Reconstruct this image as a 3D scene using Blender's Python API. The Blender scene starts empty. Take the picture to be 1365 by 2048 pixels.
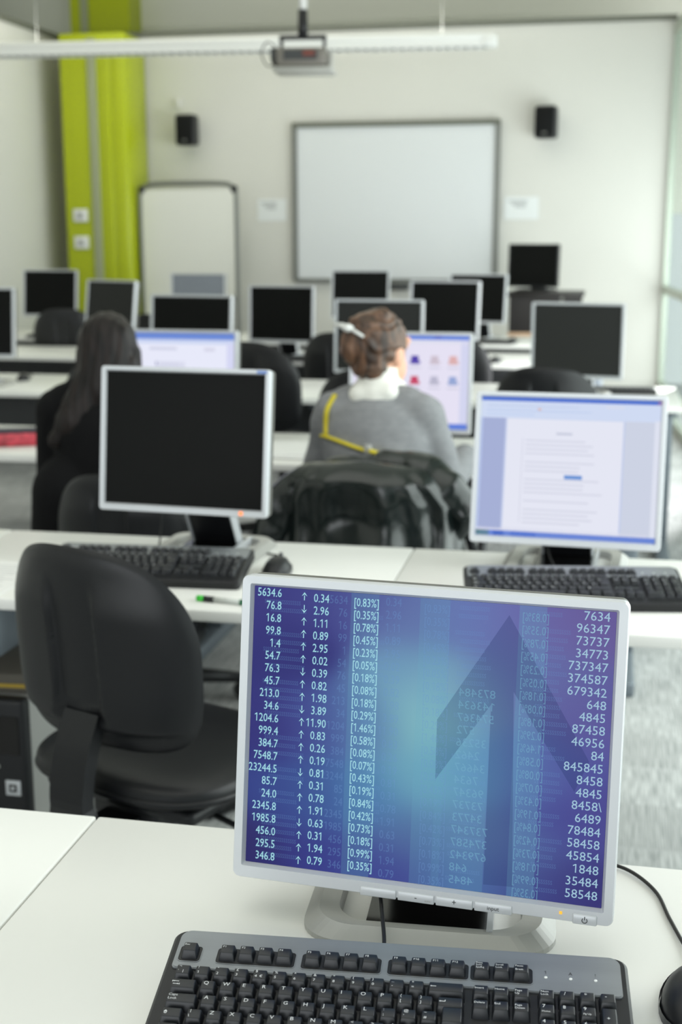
import bpy, bmesh, math, random
from mathutils import Vector, Matrix, noise
from mathutils.bvhtree import BVHTree
R = math.radians
random.seed(7)
S = bpy.context.scene
COL = S.collection

# ------------------------------------------------------------------ camera, world, light, exposure
CAM_Z = 1.47
def cam_matrix(yaw, pitch, roll):
    f = Vector((-math.sin(yaw)*math.cos(pitch), math.cos(yaw)*math.cos(pitch), -math.sin(pitch)))
    r = Vector((math.cos(yaw), math.sin(yaw), 0)); u = r.cross(f)
    r2 = math.cos(roll)*r + math.sin(roll)*u; u2 = -math.sin(roll)*r + math.cos(roll)*u
    m = Matrix((r2, u2, -f)).transposed().to_4x4(); m.translation = (0, 0, CAM_Z)
    return m
cd = bpy.data.cameras.new('camera'); cam = bpy.data.objects.new('camera', cd); COL.objects.link(cam)
cd.sensor_fit = 'VERTICAL'; cd.sensor_height = 36; cd.lens = 2600/2048*36
cd.clip_start = .05; cd.clip_end = 200
cam.matrix_world = cam_matrix(R(11.55), R(12.25), R(-.15))
cd.dof.use_dof = True; cd.dof.focus_distance = 1.33; cd.dof.aperture_fstop = 5.6; cd.dof.aperture_blades = 0
S.camera = cam

W = bpy.data.worlds.new('world'); S.world = W; W.use_nodes = True
bg = W.node_tree.nodes['Background']; bg.inputs[0].default_value = (.90, .98, 1.0, 1); bg.inputs[1].default_value = .9

def area(name, loc, aim, sx, sy, power, color=(1, 1, 1)):
    l = bpy.data.lights.new(name, 'AREA'); l.shape = 'RECTANGLE'; l.size = sx; l.size_y = sy; l.energy = power; l.color = color
    o = bpy.data.objects.new(name, l); COL.objects.link(o); o.location = loc
    o.rotation_euler = (Vector(aim)-Vector(loc)).to_track_quat('-Z', 'Y').to_euler()
    return o
area('daylight_through_glass_wall', (.93, 8.4, 1.1), (-3, 9.6, .8), 4.7, 1.8, 150, (.98, .99, 1))
area('daylight_through_near_glass', (1.15, 3.7, 1.3), (-3, 3.7, .9), 4.2, 2.0, 122, (.98, .99, 1))
area('daylight_from_rear_windows', (-1.5, -3.0, 1.8), (-1.5, 6, 1.0), 5, 1.6, 64, (.95, .98, 1))
area('ceiling_fill_front', (-2.2, 7.0, 3.5), (-2.2, 7.0, 0), 4.6, 5.5, 12, (1, .985, .95))  # added fill from above; the room's own ceiling lights are off
area('ceiling_fill_rear', (-1.2, 1.6, 3.5), (-1.2, 1.6, 0), 4.0, 4.0, 42, (1, .985, .95))  # overhead fill added to brighten the near desks, not a lit lamp
S.view_settings.view_transform = 'Standard'
S.view_settings.look = 'None'; S.view_settings.gamma = 1; S.view_settings.use_curve_mapping = False
EXPO = 0.0
S.view_settings.exposure = EXPO
S.cycles.use_denoising = True
S.cycles.max_bounces = 8; S.cycles.diffuse_bounces = 4; S.cycles.transparent_max_bounces = 12
S.cycles.caustics_reflective = False; S.cycles.caustics_refractive = False
S.cycles.sample_clamp_indirect = 4

# ------------------------------------------------------------------ materials
def lin(c):
    return tuple(((x/255)/12.92 if x/255 <= .04045 else ((x/255+.055)/1.055)**2.4) for x in c)
MATS = {}
def mat(name, rgb, rough=.5, metal=0, spec=.5, var=0, vscale=(20, 20, 20), bump=0, bscale=(200, 200, 200), coat=0):
    if name in MATS: return MATS[name]
    m = bpy.data.materials.new(name); m.use_nodes = True; nt = m.node_tree; b = nt.nodes['Principled BSDF']
    c = lin(rgb)
    b.inputs['Base Color'].default_value = (*c, 1); b.inputs['Roughness'].default_value = rough
    b.inputs['Metallic'].default_value = metal; b.inputs['Specular IOR Level'].default_value = spec
    b.inputs['Coat Weight'].default_value = coat
    def nz(scale, det=4):
        tc = nt.nodes.new('ShaderNodeTexCoord'); mp = nt.nodes.new('ShaderNodeMapping'); mp.inputs['Scale'].default_value = scale
        n = nt.nodes.new('ShaderNodeTexNoise'); n.inputs['Scale'].default_value = 1; n.inputs['Detail'].default_value = det
        nt.links.new(tc.outputs['Object'], mp.inputs[0]); nt.links.new(mp.outputs[0], n.inputs['Vector']); return n
    if var:
        n = nz(vscale); rp = nt.nodes.new('ShaderNodeValToRGB')
        rp.color_ramp.elements[0].position = .3; rp.color_ramp.elements[1].position = .7
        rp.color_ramp.elements[0].color = (*[max(0, x*(1-var)) for x in c], 1); rp.color_ramp.elements[1].color = (*[min(1, x*(1+var)) for x in c], 1)
        nt.links.new(n.outputs[0], rp.inputs[0]); nt.links.new(rp.outputs[0], b.inputs['Base Color'])
    if bump:
        n = nz(bscale, 3); bp = nt.nodes.new('ShaderNodeBump'); bp.inputs['Strength'].default_value = bump; bp.inputs['Distance'].default_value = .002
        nt.links.new(n.outputs[0], bp.inputs['Height']); nt.links.new(bp.outputs[0], b.inputs['Normal'])
    MATS[name] = m
    return m
def emit(name, rgb, k=1.0, alpha=1.0):
    if name in MATS: return MATS[name]
    m = bpy.data.materials.new(name); m.use_nodes = True; nt = m.node_tree; nt.nodes.clear()
    out = nt.nodes.new('ShaderNodeOutputMaterial'); e = nt.nodes.new('ShaderNodeEmission')
    e.inputs[0].default_value = (*lin(rgb), 1); e.inputs[1].default_value = k*2**-EXPO
    if alpha < 1:
        t = nt.nodes.new('ShaderNodeBsdfTransparent'); mx = nt.nodes.new('ShaderNodeMixShader'); mx.inputs[0].default_value = alpha
        nt.links.new(t.outputs[0], mx.inputs[1]); nt.links.new(e.outputs[0], mx.inputs[2]); nt.links.new(mx.outputs[0], out.inputs[0])
    else:
        nt.links.new(e.outputs[0], out.inputs[0])
    MATS[name] = m
    return m
def attr_emit(name):
    m = bpy.data.materials.new(name); m.use_nodes = True; nt = m.node_tree; b = nt.nodes['Principled BSDF']
    a = nt.nodes.new('ShaderNodeAttribute'); a.attribute_name = 'display'
    b.inputs['Base Color'].default_value = (.01, .01, .012, 1); b.inputs['Roughness'].default_value = .45; b.inputs['Specular IOR Level'].default_value = .15
    nt.links.new(a.outputs['Color'], b.inputs['Emission Color']); b.inputs['Emission Strength'].default_value = .97*2**-EXPO
    MATS[name] = m
    return m

M_DESK = mat('white_laminate', (238, 238, 234), .32, spec=.4)
M_SILVER = mat('silver_plastic', (205, 208, 212), .38, metal=.25, spec=.5)
M_SILVERG = mat('grey_painted_plastic', (176, 176, 172), .42, metal=.15)
M_STRIP = mat('keyboard_silver', (138, 142, 146), .36, metal=.35, var=.06, vscale=(2, 40, 40))
M_BLACKP = mat('black_plastic', (26, 27, 30), .42, spec=.4)
M_GLOSS = mat('black_gloss', (16, 15, 15), .16, spec=.5)
M_KEY = mat('key_black', (30, 32, 37), .38, spec=.5)
M_OLIVE = mat('dark_casing', (88, 88, 82), .5)
M_SCREEN = mat('screen_off', (15, 16, 15), .4, spec=.1)
M_SCREENM = mat('screen_off_matte', (40, 41, 40), .62, spec=.25)
M_GREYSCR = mat('screen_off_grey_reflection', (130, 136, 146), .4)  # pale base colour stands in for a grey reflection on the screen
M_LEG = mat('grey_metal', (120, 128, 136), .45, metal=.3)
M_DARK = mat('dark_grey_metal', (60, 62, 64), .5)
M_FABRIC = mat('black_fabric', (14, 15, 16), .8, spec=.25, bump=.3, bscale=(600, 600, 600))
M_VINYL = mat('black_vinyl', (22, 23, 26), .38, spec=.42, bump=.12, bscale=(900, 900, 900))
M_CABLE = mat('black_cable', (22, 23, 24), .5)
M_LEGEND = emit('legend_white', (232, 234, 236), .85)
M_WALL = mat('white_paint', (214, 213, 208), .7, spec=.2, var=.015, vscale=(1.3, 1.3, 1.3))
M_LIME = mat('lime_paint', (172, 184, 8), .34, spec=.5)
M_TRIM = mat('grey_trim', (104, 106, 96), .5)
M_CEIL = mat('ceiling_paint', (222, 223, 212), .8, spec=.2)
M_PAPER = mat('paper', (238, 238, 236), .8)
M_INK = mat('printed_ink', (120, 122, 124), .8)
M_DARKWOOD = mat('dark_wood', (24, 20, 19), .45, var=.3, vscale=(2, 30, 2))
M_BEECH = mat('beech_wood', (214, 178, 148), .5, var=.08, vscale=(3, 30, 3))
M_BOARD = mat('whiteboard_enamel', (216, 219, 222), .28, spec=.4)
M_ALU = mat('aluminium', (122, 124, 120), .4, metal=.4)
M_WHITEP = mat('white_plastic', (226, 227, 225), .45)
M_LOUVRE = mat('louvre_grey', (170, 172, 172), .45)
def carpet_mat():
    m = mat('carpet', (150, 150, 146), .95, spec=.1)
    nt = m.node_tree; b = nt.nodes['Principled BSDF']
    tc = nt.nodes.new('ShaderNodeTexCoord')
    ck = nt.nodes.new('ShaderNodeTexChecker'); ck.inputs['Scale'].default_value = 4.0
    nt.links.new(tc.outputs['Object'], ck.inputs['Vector'])
    outs = []
    for sc in ((300, 7, 1), (210, 10, 1)):
        mp = nt.nodes.new('ShaderNodeMapping'); mp.inputs['Scale'].default_value = sc
        n = nt.nodes.new('ShaderNodeTexNoise'); n.inputs['Scale'].default_value = 1; n.inputs['Detail'].default_value = 3
        nt.links.new(tc.outputs['Object'], mp.inputs[0]); nt.links.new(mp.outputs[0], n.inputs['Vector'])
        rp = nt.nodes.new('ShaderNodeValToRGB'); rp.color_ramp.elements[0].position = .35; rp.color_ramp.elements[1].position = .66
        rp.color_ramp.elements[0].color = (*lin((150, 152, 152)), 1); rp.color_ramp.elements[1].color = (*lin((206, 207, 206)), 1)
        nt.links.new(n.outputs[0], rp.inputs[0]); outs.append(rp)
    outs[1].color_ramp.elements[0].color = (*lin((160, 162, 162)), 1); outs[1].color_ramp.elements[1].color = (*lin((214, 215, 214)), 1)
    mx = nt.nodes.new('ShaderNodeMixRGB'); nt.links.new(ck.outputs['Fac'], mx.inputs[0])
    nt.links.new(outs[0].outputs[0], mx.inputs[1]); nt.links.new(outs[1].outputs[0], mx.inputs[2])
    nt.links.new(mx.outputs[0], b.inputs['Base Color'])
    return m
def streak_mat(name, a, c, scale, rough=.5, spec=.5, axis=(40, 40, 3), aniso=0):
    m = mat(name, a, rough, spec=spec); nt = m.node_tree; b = nt.nodes['Principled BSDF']
    tc = nt.nodes.new('ShaderNodeTexCoord'); mp = nt.nodes.new('ShaderNodeMapping'); mp.inputs['Scale'].default_value = axis
    n = nt.nodes.new('ShaderNodeTexNoise'); n.inputs['Scale'].default_value = scale; n.inputs['Detail'].default_value = 4; n.inputs['Distortion'].default_value = .6
    rp = nt.nodes.new('ShaderNodeValToRGB'); rp.color_ramp.elements[0].position = .36; rp.color_ramp.elements[1].position = .66
    rp.color_ramp.elements[0].color = (*lin(a), 1); rp.color_ramp.elements[1].color = (*lin(c), 1)
    bp = nt.nodes.new('ShaderNodeBump'); bp.inputs['Strength'].default_value = .4; bp.inputs['Distance'].default_value = .004
    nt.links.new(tc.outputs['Object'], mp.inputs[0]); nt.links.new(mp.outputs[0], n.inputs['Vector']); nt.links.new(n.outputs[0], rp.inputs[0])
    nt.links.new(rp.outputs[0], b.inputs['Base Color']); nt.links.new(n.outputs[0], bp.inputs['Height']); nt.links.new(bp.outputs[0], b.inputs['Normal'])
    return m
M_HAIRD = streak_mat('dark_brown_hair', (10, 8, 8), (36, 28, 26), 1.0, .5, .3, (60, 60, 5))
M_HAIRB = streak_mat('brown_hair', (50, 36, 28), (120, 88, 68), 1.0, .45, .5, (45, 45, 12))
M_SKIN = mat('skin', (224, 172, 146), .5, spec=.35, var=.05, vscale=(15, 15, 15))
M_KNIT = mat('grey_knit', (138, 139, 142), .9, spec=.15, var=.1, vscale=(40, 40, 90), bump=.5, bscale=(300, 300, 500))
M_BLACKC = mat('black_cloth', (11, 11, 13), .85, spec=.2, bump=.3, bscale=(400, 400, 400))
M_DENIM = mat('dark_trousers', (28, 30, 36), .85, spec=.2)
M_LEATHER = mat('dark_green_leather', (13, 23, 22), .22, spec=.7, bump=.35, bscale=(60, 60, 18))
M_YELLOW = mat('yellow_strap', (214, 196, 40), .6)
def glass_mat():
    m = bpy.data.materials.new('tinted_glass'); m.use_nodes = True; nt = m.node_tree; nt.nodes.clear()
    out = nt.nodes.new('ShaderNodeOutputMaterial'); t = nt.nodes.new('ShaderNodeBsdfTransparent'); g = nt.nodes.new('ShaderNodeBsdfGlossy')
    t.inputs[0].default_value = (.87, .91, .89, 1); g.inputs['Roughness'].default_value = .03
    mx = nt.nodes.new('ShaderNodeMixShader'); mx.inputs[0].default_value = .06
    nt.links.new(t.outputs[0], mx.inputs[1]); nt.links.new(g.outputs[0], mx.inputs[2]); nt.links.new(mx.outputs[0], out.inputs[0])
    return m
M_GLASS = glass_mat()

# ------------------------------------------------------------------ mesh helpers
class MB:
    """collects shapes with material slots, then links them as one mesh object"""
    def __init__(s): s.bm = bmesh.new(); s.mats = []
    def slot(s, m):
        if m not in s.mats: s.mats.append(m)
        return s.mats.index(m)
    def add(s, verts, faces, m, mtx=None, smooth=False):
        k = s.slot(m); vs = [s.bm.verts.new(mtx @ Vector(v) if mtx else v) for v in verts]
        for f in faces:
            try: fc = s.bm.faces.new([vs[i] for i in f])
            except ValueError: continue
            fc.material_index = k; fc.smooth = smooth
        return vs
    def box(s, c, d, m, mtx=None, bev=0, seg=2, taper=None, smooth=False):
        b = bmesh.new(); bmesh.ops.create_cube(b, size=1)
        for v in b.verts:
            tx = ty = 1
            if taper and v.co.z > 0: tx, ty = taper
            v.co = Vector((v.co.x*d[0]*tx, v.co.y*d[1]*ty, v.co.z*d[2]))
        if bev: bmesh.ops.bevel(b, geom=b.edges[:], offset=bev, segments=seg, profile=.5, affect='EDGES')
        T = Matrix.Translation(c)
        s.merge(b, m, (mtx @ T) if mtx else T, smooth=smooth or bev > 0)
    def merge(s, b, m, mtx=None, smooth=False):
        b.verts.index_update()
        s.add([v.co.copy() for v in b.verts], [[v.index for v in f.verts] for f in b.faces], m, mtx, smooth); b.free()
    def cyl(s, p0, p1, r0, m, r1=None, n=16, smooth=True, mtx=None):
        s.tube([p0, p1], [r0, r0 if r1 is None else r1], m, n, mtx)
    def tube(s, pts, rad, m, n=8, mtx=None, cap=True, flat=1):
        pts = [Vector(p) for p in pts]; N = len(pts)
        if not isinstance(rad, (list, tuple)): rad = [rad]*N
        vs = []; up = None
        for i, p in enumerate(pts):
            d = (pts[min(i+1, N-1)]-pts[max(i-1, 0)]).normalized()
            if up is None:
                up = Vector((0, 0, 1)) if abs(d.z) < .9 else Vector((0, 1, 0))
            a = d.cross(up).normalized(); up = a.cross(d).normalized()
            for k in range(n):
                t = 2*math.pi*k/n; vs.append(p+(a*math.cos(t)+up*flat*math.sin(t))*rad[i])
        fs = [[i*n+k, i*n+(k+1) % n, (i+1)*n+(k+1) % n, (i+1)*n+k] for i in range(N-1) for k in range(n)]
        if cap: fs += [list(range(n))[::-1], [(N-1)*n+k for k in range(n)]]
        s.add(vs, fs, m, mtx, True)
    def lathe(s, prof, m, n=24, mtx=None):
        vs = []; N = len(prof)
        for r, z in prof:
            for k in range(n):
                t = 2*math.pi*k/n; vs.append((r*math.cos(t), r*math.sin(t), z))
        fs = [[i*n+k, i*n+(k+1) % n, (i+1)*n+(k+1) % n, (i+1)*n+k] for i in range(N-1) for k in range(n)]
        fs += [list(range(n))[::-1], [(N-1)*n+k for k in range(n)]]
        s.add(vs, fs, m, mtx, True)
    def prism(s, outline, z0, z1, m, mtx=None, smooth=False):
        n = len(outline)
        vs = [(x, y, z0) for x, y in outline]+[(x, y, z1) for x, y in outline]
        fs = [list(range(n))[::-1], list(range(n, 2*n))]+[[i, (i+1) % n, n+(i+1) % n, n+i] for i in range(n)]
        s.add(vs, fs, m, mtx, smooth)
    def ring(s, outer, inner, z0, z1, m, mtx=None):
        """prism with a hole; outer and inner have the same number of points"""
        n = len(outer)
        vs = [(x, y, z0) for x, y in outer]+[(x, y, z1) for x, y in outer]+[(x, y, z0) for x, y in inner]+[(x, y, z1) for x, y in inner]
        fs = []
        for i in range(n):
            j = (i+1) % n
            fs += [[i, j, n+j, n+i], [2*n+j, 2*n+i, 3*n+i, 3*n+j], [n+i, n+j, 3*n+j, 3*n+i], [j, i, 2*n+i, 2*n+j]]
        s.add(vs, fs, m, mtx)
    def grid(s, fn, nu, nv, m, mtx=None, closeu=False):
        vs = [fn(u/(nu if closeu else nu-1), v/(nv-1)) for v in range(nv) for u in range(nu)]
        fs = [[v*nu+u, v*nu+(u+1) % nu, (v+1)*nu+(u+1) % nu, (v+1)*nu+u] for v in range(nv-1) for u in range(nu if closeu else nu-1)]
        s.add(vs, fs, m, mtx, True)
    def build(s, name, parent=None, loc=None, mtx=None):
        me = bpy.data.meshes.new(name); bmesh.ops.recalc_face_normals(s.bm, faces=s.bm.faces[:]); s.bm.to_mesh(me); s.bm.free()
        for m in s.mats: me.materials.append(m)
        o = bpy.data.objects.new(name, me); COL.objects.link(o)
        if parent: o.parent = parent
        if loc: o.location = loc
        if mtx: o.matrix_local = mtx
        return o
def tag(o, label=None, cat=None, group=None, kind=None):
    if label: o['label'] = label
    if cat: o['category'] = cat
    if group: o['group'] = group
    if kind: o['kind'] = kind
    return o
def empty(name, loc, rz=0, label=None, cat=None, group=None):
    o = bpy.data.objects.new(name, None); COL.objects.link(o); o.location = loc; o.rotation_euler = (0, 0, rz); o.empty_display_size = .1
    return tag(o, label, cat, group)
def kids(o): return [c for c in COL.objects if c.parent == o]
def dup(root, loc, rz, label, group=None):
    r = root.copy(); COL.objects.link(r); r.location = loc; r.rotation_euler = (0, 0, rz); r['label'] = label
    if group: r['group'] = group
    for ch in kids(root):
        c = ch.copy(); COL.objects.link(c); c.parent = r
        for g in kids(ch):
            d = g.copy(); COL.objects.link(d); d.parent = c
    return r
def rrect(w, h, r, n=6, cx=0, cy=0):
    pts = []
    for sx, sy, a0 in ((1, 1, 0), (-1, 1, 90), (-1, -1, 180), (1, -1, 270)):
        for k in range(n+1):
            a = R(a0+90*k/n); pts.append((cx+sx*(w/2-r)+r*math.cos(a), cy+sy*(h/2-r)+r*math.sin(a)))
    return pts
def cat_rom(pts, n=8):
    P = [Vector(p) for p in pts]; P = [P[0]*2-P[1]]+P+[P[-1]*2-P[-2]]; out = []
    for i in range(1, len(P)-2):
        for k in range(n):
            t = k/n; a, b, c, d = P[i-1:i+3]
            out.append(.5*((2*b)+(c-a)*t+(2*a-5*b+4*c-d)*t*t+(3*b-a-3*c+d)*t**3))
    return out+[P[-2]]
def blob(prims, voxel, smooth_it=4):
    """closed tapered capsules and ellipsoids fused into one continuous surface; returns a mesh"""
    b = bmesh.new()
    for p in prims:
        if p[0] == 'cap':
            a, c, r0, r1 = Vector(p[1]), Vector(p[2]), p[3], p[4]
            d = c-a; L = d.length
            if L < 1e-6: continue
            q = Vector((0, 0, 1)).rotation_difference(d).to_matrix().to_4x4(); n = 20; prof = []
            for k in range(7): t = math.pi/2*(1-k/6); prof.append((r0*math.cos(t)+1e-5, -r0*math.sin(t)))
            for k in range(7): t = math.pi/2*k/6; prof.append((r1*math.cos(t)+1e-5, L+r1*math.sin(t)))
            T = Matrix.Translation(a) @ q
            fl = p[5] if len(p) > 5 else None
            vs = []
            for r_, z_ in prof:
                for k in range(n):
                    t = 2*math.pi*k/n; v = T @ Vector((r_*math.cos(t), r_*math.sin(t), z_))
                    if fl:   # squash about the capsule axis in world axes
                        ax = a+d*max(0, min(1, z_/L)); v = Vector((ax.x+(v.x-ax.x)*fl[0], ax.y+(v.y-ax.y)*fl[1], ax.z+(v.z-ax.z)*fl[2]))
                    vs.append(b.verts.new(v))
            N = len(prof)
            for i in range(N-1):
                for k in range(n): b.faces.new([vs[i*n+k], vs[i*n+(k+1) % n], vs[(i+1)*n+(k+1) % n], vs[(i+1)*n+k]])
            b.faces.new([vs[k] for k in range(n)][::-1]); b.faces.new([vs[(N-1)*n+k] for k in range(n)])
        else:
            c, r = Vector(p[1]), p[2]
            T = Matrix.Translation(c) @ (p[3].to_4x4() if len(p) > 3 else Matrix()) @ Matrix.Diagonal((*r, 1))
            bmesh.ops.create_uvsphere(b, u_segments=28, v_segments=18, radius=1, matrix=T)
    bmesh.ops.recalc_face_normals(b, faces=b.faces[:])
    me = bpy.data.meshes.new('tmp'); b.to_mesh(me); b.free()
    o = bpy.data.objects.new('tmp', me); COL.objects.link(o)
    md = o.modifiers.new('r', 'REMESH'); md.mode = 'VOXEL'; md.voxel_size = voxel; md.use_smooth_shade = True
    if smooth_it:
        sm = o.modifiers.new('s', 'SMOOTH'); sm.factor = .5; sm.iterations = smooth_it
    bpy.context.view_layer.update()
    ev = o.evaluated_get(bpy.context.evaluated_depsgraph_get())
    out = bpy.data.meshes.new_from_object(ev)
    bpy.data.objects.remove(o); bpy.data.meshes.remove(me)
    for p in out.polygons: p.use_smooth = True
    return out
def mesh_obj(name, me, m, parent=None):
    me.name = name; me.materials.clear(); me.materials.append(m)
    o = bpy.data.objects.new(name, me); COL.objects.link(o)
    if parent: o.parent = parent
    return o

# ------------------------------------------------------------------ lettering (built-in font turned into flat polygons)
GLY = {}
def load_glyphs():
    chars = sorted(set("ABCDEFGHIJKLMNOPQRSTUVWXYZabcdefghijklmnopqrstuvwxyz0123456789.%[]\\/*-+=_!\"£$^&()<>?:;'@#~{},`¬|€"))
    tmp = []
    for c in chars:
        for s_ in (c, '|'+c+'|'):
            cu = bpy.data.curves.new('t', 'FONT'); cu.body = s_; cu.size = 1; cu.resolution_u = 2
            o = bpy.data.objects.new('t', cu); COL.objects.link(o); tmp.append((c, s_ != c, o))
    cu = bpy.data.curves.new('t', 'FONT'); cu.body = '||'; cu.size = 1; o0 = bpy.data.objects.new('t', cu); COL.objects.link(o0)
    bpy.context.view_layer.update(); dg = bpy.context.evaluated_depsgraph_get()
    def span(o):
        me = o.evaluated_get(dg).to_mesh(); xs = [v.co.x for v in me.vertices]; r = (max(xs)-min(xs)) if xs else 0; o.evaluated_get(dg).to_mesh_clear(); return r
    base = span(o0); adv = {}
    for c, w, o in tmp:
        if w: adv[c] = span(o)-base
        else:
            me = o.evaluated_get(dg).to_mesh(); GLY[c] = [[tuple(v.co) for v in me.vertices], [list(p.vertices) for p in me.polygons], 0]; o.evaluated_get(dg).to_mesh_clear()
    for c in GLY: GLY[c][2] = adv[c]
    for c, w, o in tmp+[('', 0, o0)]:
        d = o.data; bpy.data.objects.remove(o); bpy.data.curves.remove(d)
    GLY[' '] = [[], [], .28]
load_glyphs()
def flag_one():
    h = max(v[1] for v in GLY['7'][0]); a = GLY['2'][2]; x0, x1 = a*.46, a*.46+.085
    GLY['1'] = [[(x0, 0, 0), (x1, 0, 0), (x1, h, 0), (x0, h, 0), (x0-.17, h-.10, 0), (x0-.17, h-.185, 0), (x0, h-.105, 0)], [[0, 1, 2, 3, 6], [3, 4, 5, 6]], a]
flag_one()
def twidth(s_, size, sx=1): return sum(GLY[c][2] for c in s_)*size*sx
def put_text(mb, s_, x, y, size, m, mtx, align='l', sx=1.0, z=0.0, mirror=False):
    """lettering on the local XY plane of mtx; x,y is the baseline"""
    w = twidth(s_, size, sx); x0 = x-(w if align == 'r' else w/2 if align == 'c' else 0)
    for c in s_:
        vs, fs, ad = GLY[c]
        if fs:
            pts = []
            for v in vs:
                px = x0+v[0]*size*sx
                if mirror: px = 2*(x0-0)+0-px if False else (2*(x-(w/2 if align == 'l' else 0))+(w if align == 'l' else 0)-px if False else 2*x-px)
                pts.append((px, y+v[1]*size, z))
            mb.add(pts, fs, m, mtx)
        x0 += ad*size*sx

# ------------------------------------------------------------------ the room
def struct(o): o['kind'] = 'structure'; return o
mb = MB(); mb.box((-1.6, 4.5, -.05), (8, 17.0, .1), carpet_mat()); struct(mb.build('floor'))
mb = MB(); mb.box((-2.13, 11.06, 1.53), (5.14, .12, 3.06), M_WALL); mb.box((-2.13, 11.055, 3.08), (5.14, .15, .04), M_TRIM); struct(mb.build('wall_back'))
mb = MB(); mb.box((-2.2, 11.95, 2.6), (7.2, .1, 2.0), M_CEIL); struct(mb.build('wall_upper_back'))
mb = MB(); mb.box((-4.76, 4.0, 1.53), (.12, 14.1, 3.06), M_WALL); mb.box((-4.755, 4.0, 3.08), (.15, 14.1, .04), M_TRIM); struct(mb.build('wall_left'))
mb = MB(); mb.box((-5.75, 4.4, 2.6), (.1, 15.0, 2.0), M_CEIL); struct(mb.build('wall_upper_left'))
mb = MB(); mb.box((-1.9, 4.4, 3.63), (7.8, 15.2, .1), M_CEIL); struct(mb.build('ceiling'))
# lime pillar standing in the corner: two painted faces either side of a grey cable channel, narrower above the ledge
mb = MB(); mb.box((-4.203, 10.72, 1.52), (.566, .5, 3.03), M_LIME, bev=.02)
for k, (xa, w) in enumerate(((-4.085, .07), (-3.985, .09))): mb.box((xa, 10.468, 1.45), (w, .012, 2.88), M_LIME, bev=.004)
mb.box((-4.557, 11.75, 3.3), (.56, .3, .56), M_LIME)
pl = struct(mb.build('pillar'))
mb = MB(); mb.box((-4.20, 10.458, 1.5), (.075, .022, 2.98), mat('grey_channel', (152, 158, 126), .5), bev=.004); mb.box((-4.70, 11.59, 3.3), (.07, .02, .56), MATS['grey_channel']); struct(mb.build('trim_1'))
# splayed glass wall
gx0, gy0 = .44, 11.0
ga = math.atan2(.0785, 1)           # leans away from the room's long axis
def gp(d, z): return Vector((gx0+math.sin(ga)*d, gy0-math.cos(ga)*d, z))
mb = MB(); gm = Matrix.Translation((gx0, gy0, 0)) @ Matrix.Rotation(ga, 4, 'Z') @ Matrix.Rotation(R(-90), 4, 'Z')
mb.box((7.0, 0, 1.5), (14.0, .012, 2.9), M_GLASS, gm)
win = struct(mb.build('window_1'))
mb = MB()
M_RAIL = mat('rail_metal', (176, 184, 172), .4, metal=.3)
for z, h in ((.03, .06), (.24, .03), (.99, .06), (2.98, .1)): mb.box((7.0, 0, z), (14.0, .05, h), M_RAIL, gm)
for k in range(8): mb.box((.03+k*1.95, 0, 1.5), (.03, .045, 2.95), M_RAIL, gm)
fr = mb.build('window_frame', win)
mb = MB(); mb.box((gx0+.62, 4.3, 3.32), (.12, 14, .6), M_CEIL); struct(mb.build('wall_upper_right'))

# ------------------------------------------------------------------ fixtures on the end wall
t = empty('whiteboard', (-1.78, 10.99, 1.03), 0, 'large wide whiteboard with grey frame fixed on the end wall', 'whiteboard')
mb = MB(); mb.box((0, -.02, .65), (1.66, .02, 1.25), M_BOARD); mb.build('writing_surface', t)
mb = MB(); mb.ring(rrect(1.735, 1.31, .03), rrect(1.65, 1.235, .01), -.045, 0, M_ALU, Matrix.Translation((0, 0, .655)) @ Matrix.Rotation(R(90), 4, 'X') @ Matrix.Translation((0, 0, .045)))
mb.box((0, -.025, 1.29), (1.73, .05, .04), M_TRIM); mb.build('frame', t)
mb = MB(); mb.box((.05, -.05, -.03), (.16, .08, .05), M_DARK, bev=.008); mb.build('pen_tray', t)
def speaker(x, y, z, rz, label):
    t = empty('wall_speaker', (x, y, z), rz, label, 'speaker', 'speakers on the end wall')
    mb = MB(); mb.box((0, 0, 0), (.17, .15, .25), M_BLACKP, bev=.025, seg=4); mb.build('cabinet', t)
    mb = MB(); mb.box((0, -.077, .0), (.145, .01, .215), M_FABRIC, bev=.004); mb.build('grille', t)
    mb = MB(); mb.box((0, -.083, -.085), (.035, .003, .012), M_ALU); mb.build('badge', t)
    mb = MB(); mb.box((0, .1, 0), (.05, .09, .06), M_BLACKP, bev=.008); mb.build('bracket', t)
speaker(-3.53, 10.86, 2.29, R(0), 'black wall speaker between the lime pillar and the whiteboard')
speaker(-.545, 10.86, 2.30, R(-8), 'black wall speaker beyond the whiteboard on the window side')
mb = MB(); mb.box((-3.655, 10.985, 2.525), (.05, .03, .07), M_WALL, bev=.006); tag(mb.build('wall_sensor'), 'tiny pale sensor box on the wall above a speaker', 'sensor')
for nm, x, z, w, h, lab in (('wall_notice', -2.84, 1.635, .25, .18, 'small paper notice on wall between flip chart and whiteboard'),
                           ('wall_notice', -.735, 1.64, .28, .18, 'small paper notice on wall above the lectern screen')):
    mb = MB(); mb.box((x, 10.995, z), (w, .006, h), mat('notice_paper', (226, 229, 230), .8))
    for k in range(3): mb.box((x-w*.1+.01*k, 10.991, z+.055-.022*k), (w*(.55-.12*k), .003, .007), M_INK)
    tag(mb.build(nm), lab, 'notice', 'paper notices on the end wall')
for z, lab in ((1.592, 'upper white switch plate on the lime pillar'), (1.371, 'lower white socket plate on the lime pillar')):
    t = empty('switch_plate', (-4.347, 10.455, z), 0, lab, 'switch', 'white plates on the lime pillar')
    mb = MB(); mb.box((0, .004, 0), (.125, .028, .105), M_WHITEP, bev=.006); mb.build('plate', t)
    mb = MB(); mb.box((0, -.013, 0), (.045, .01, .05), M_LOUVRE, bev=.003); mb.build('rocker', t)
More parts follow.
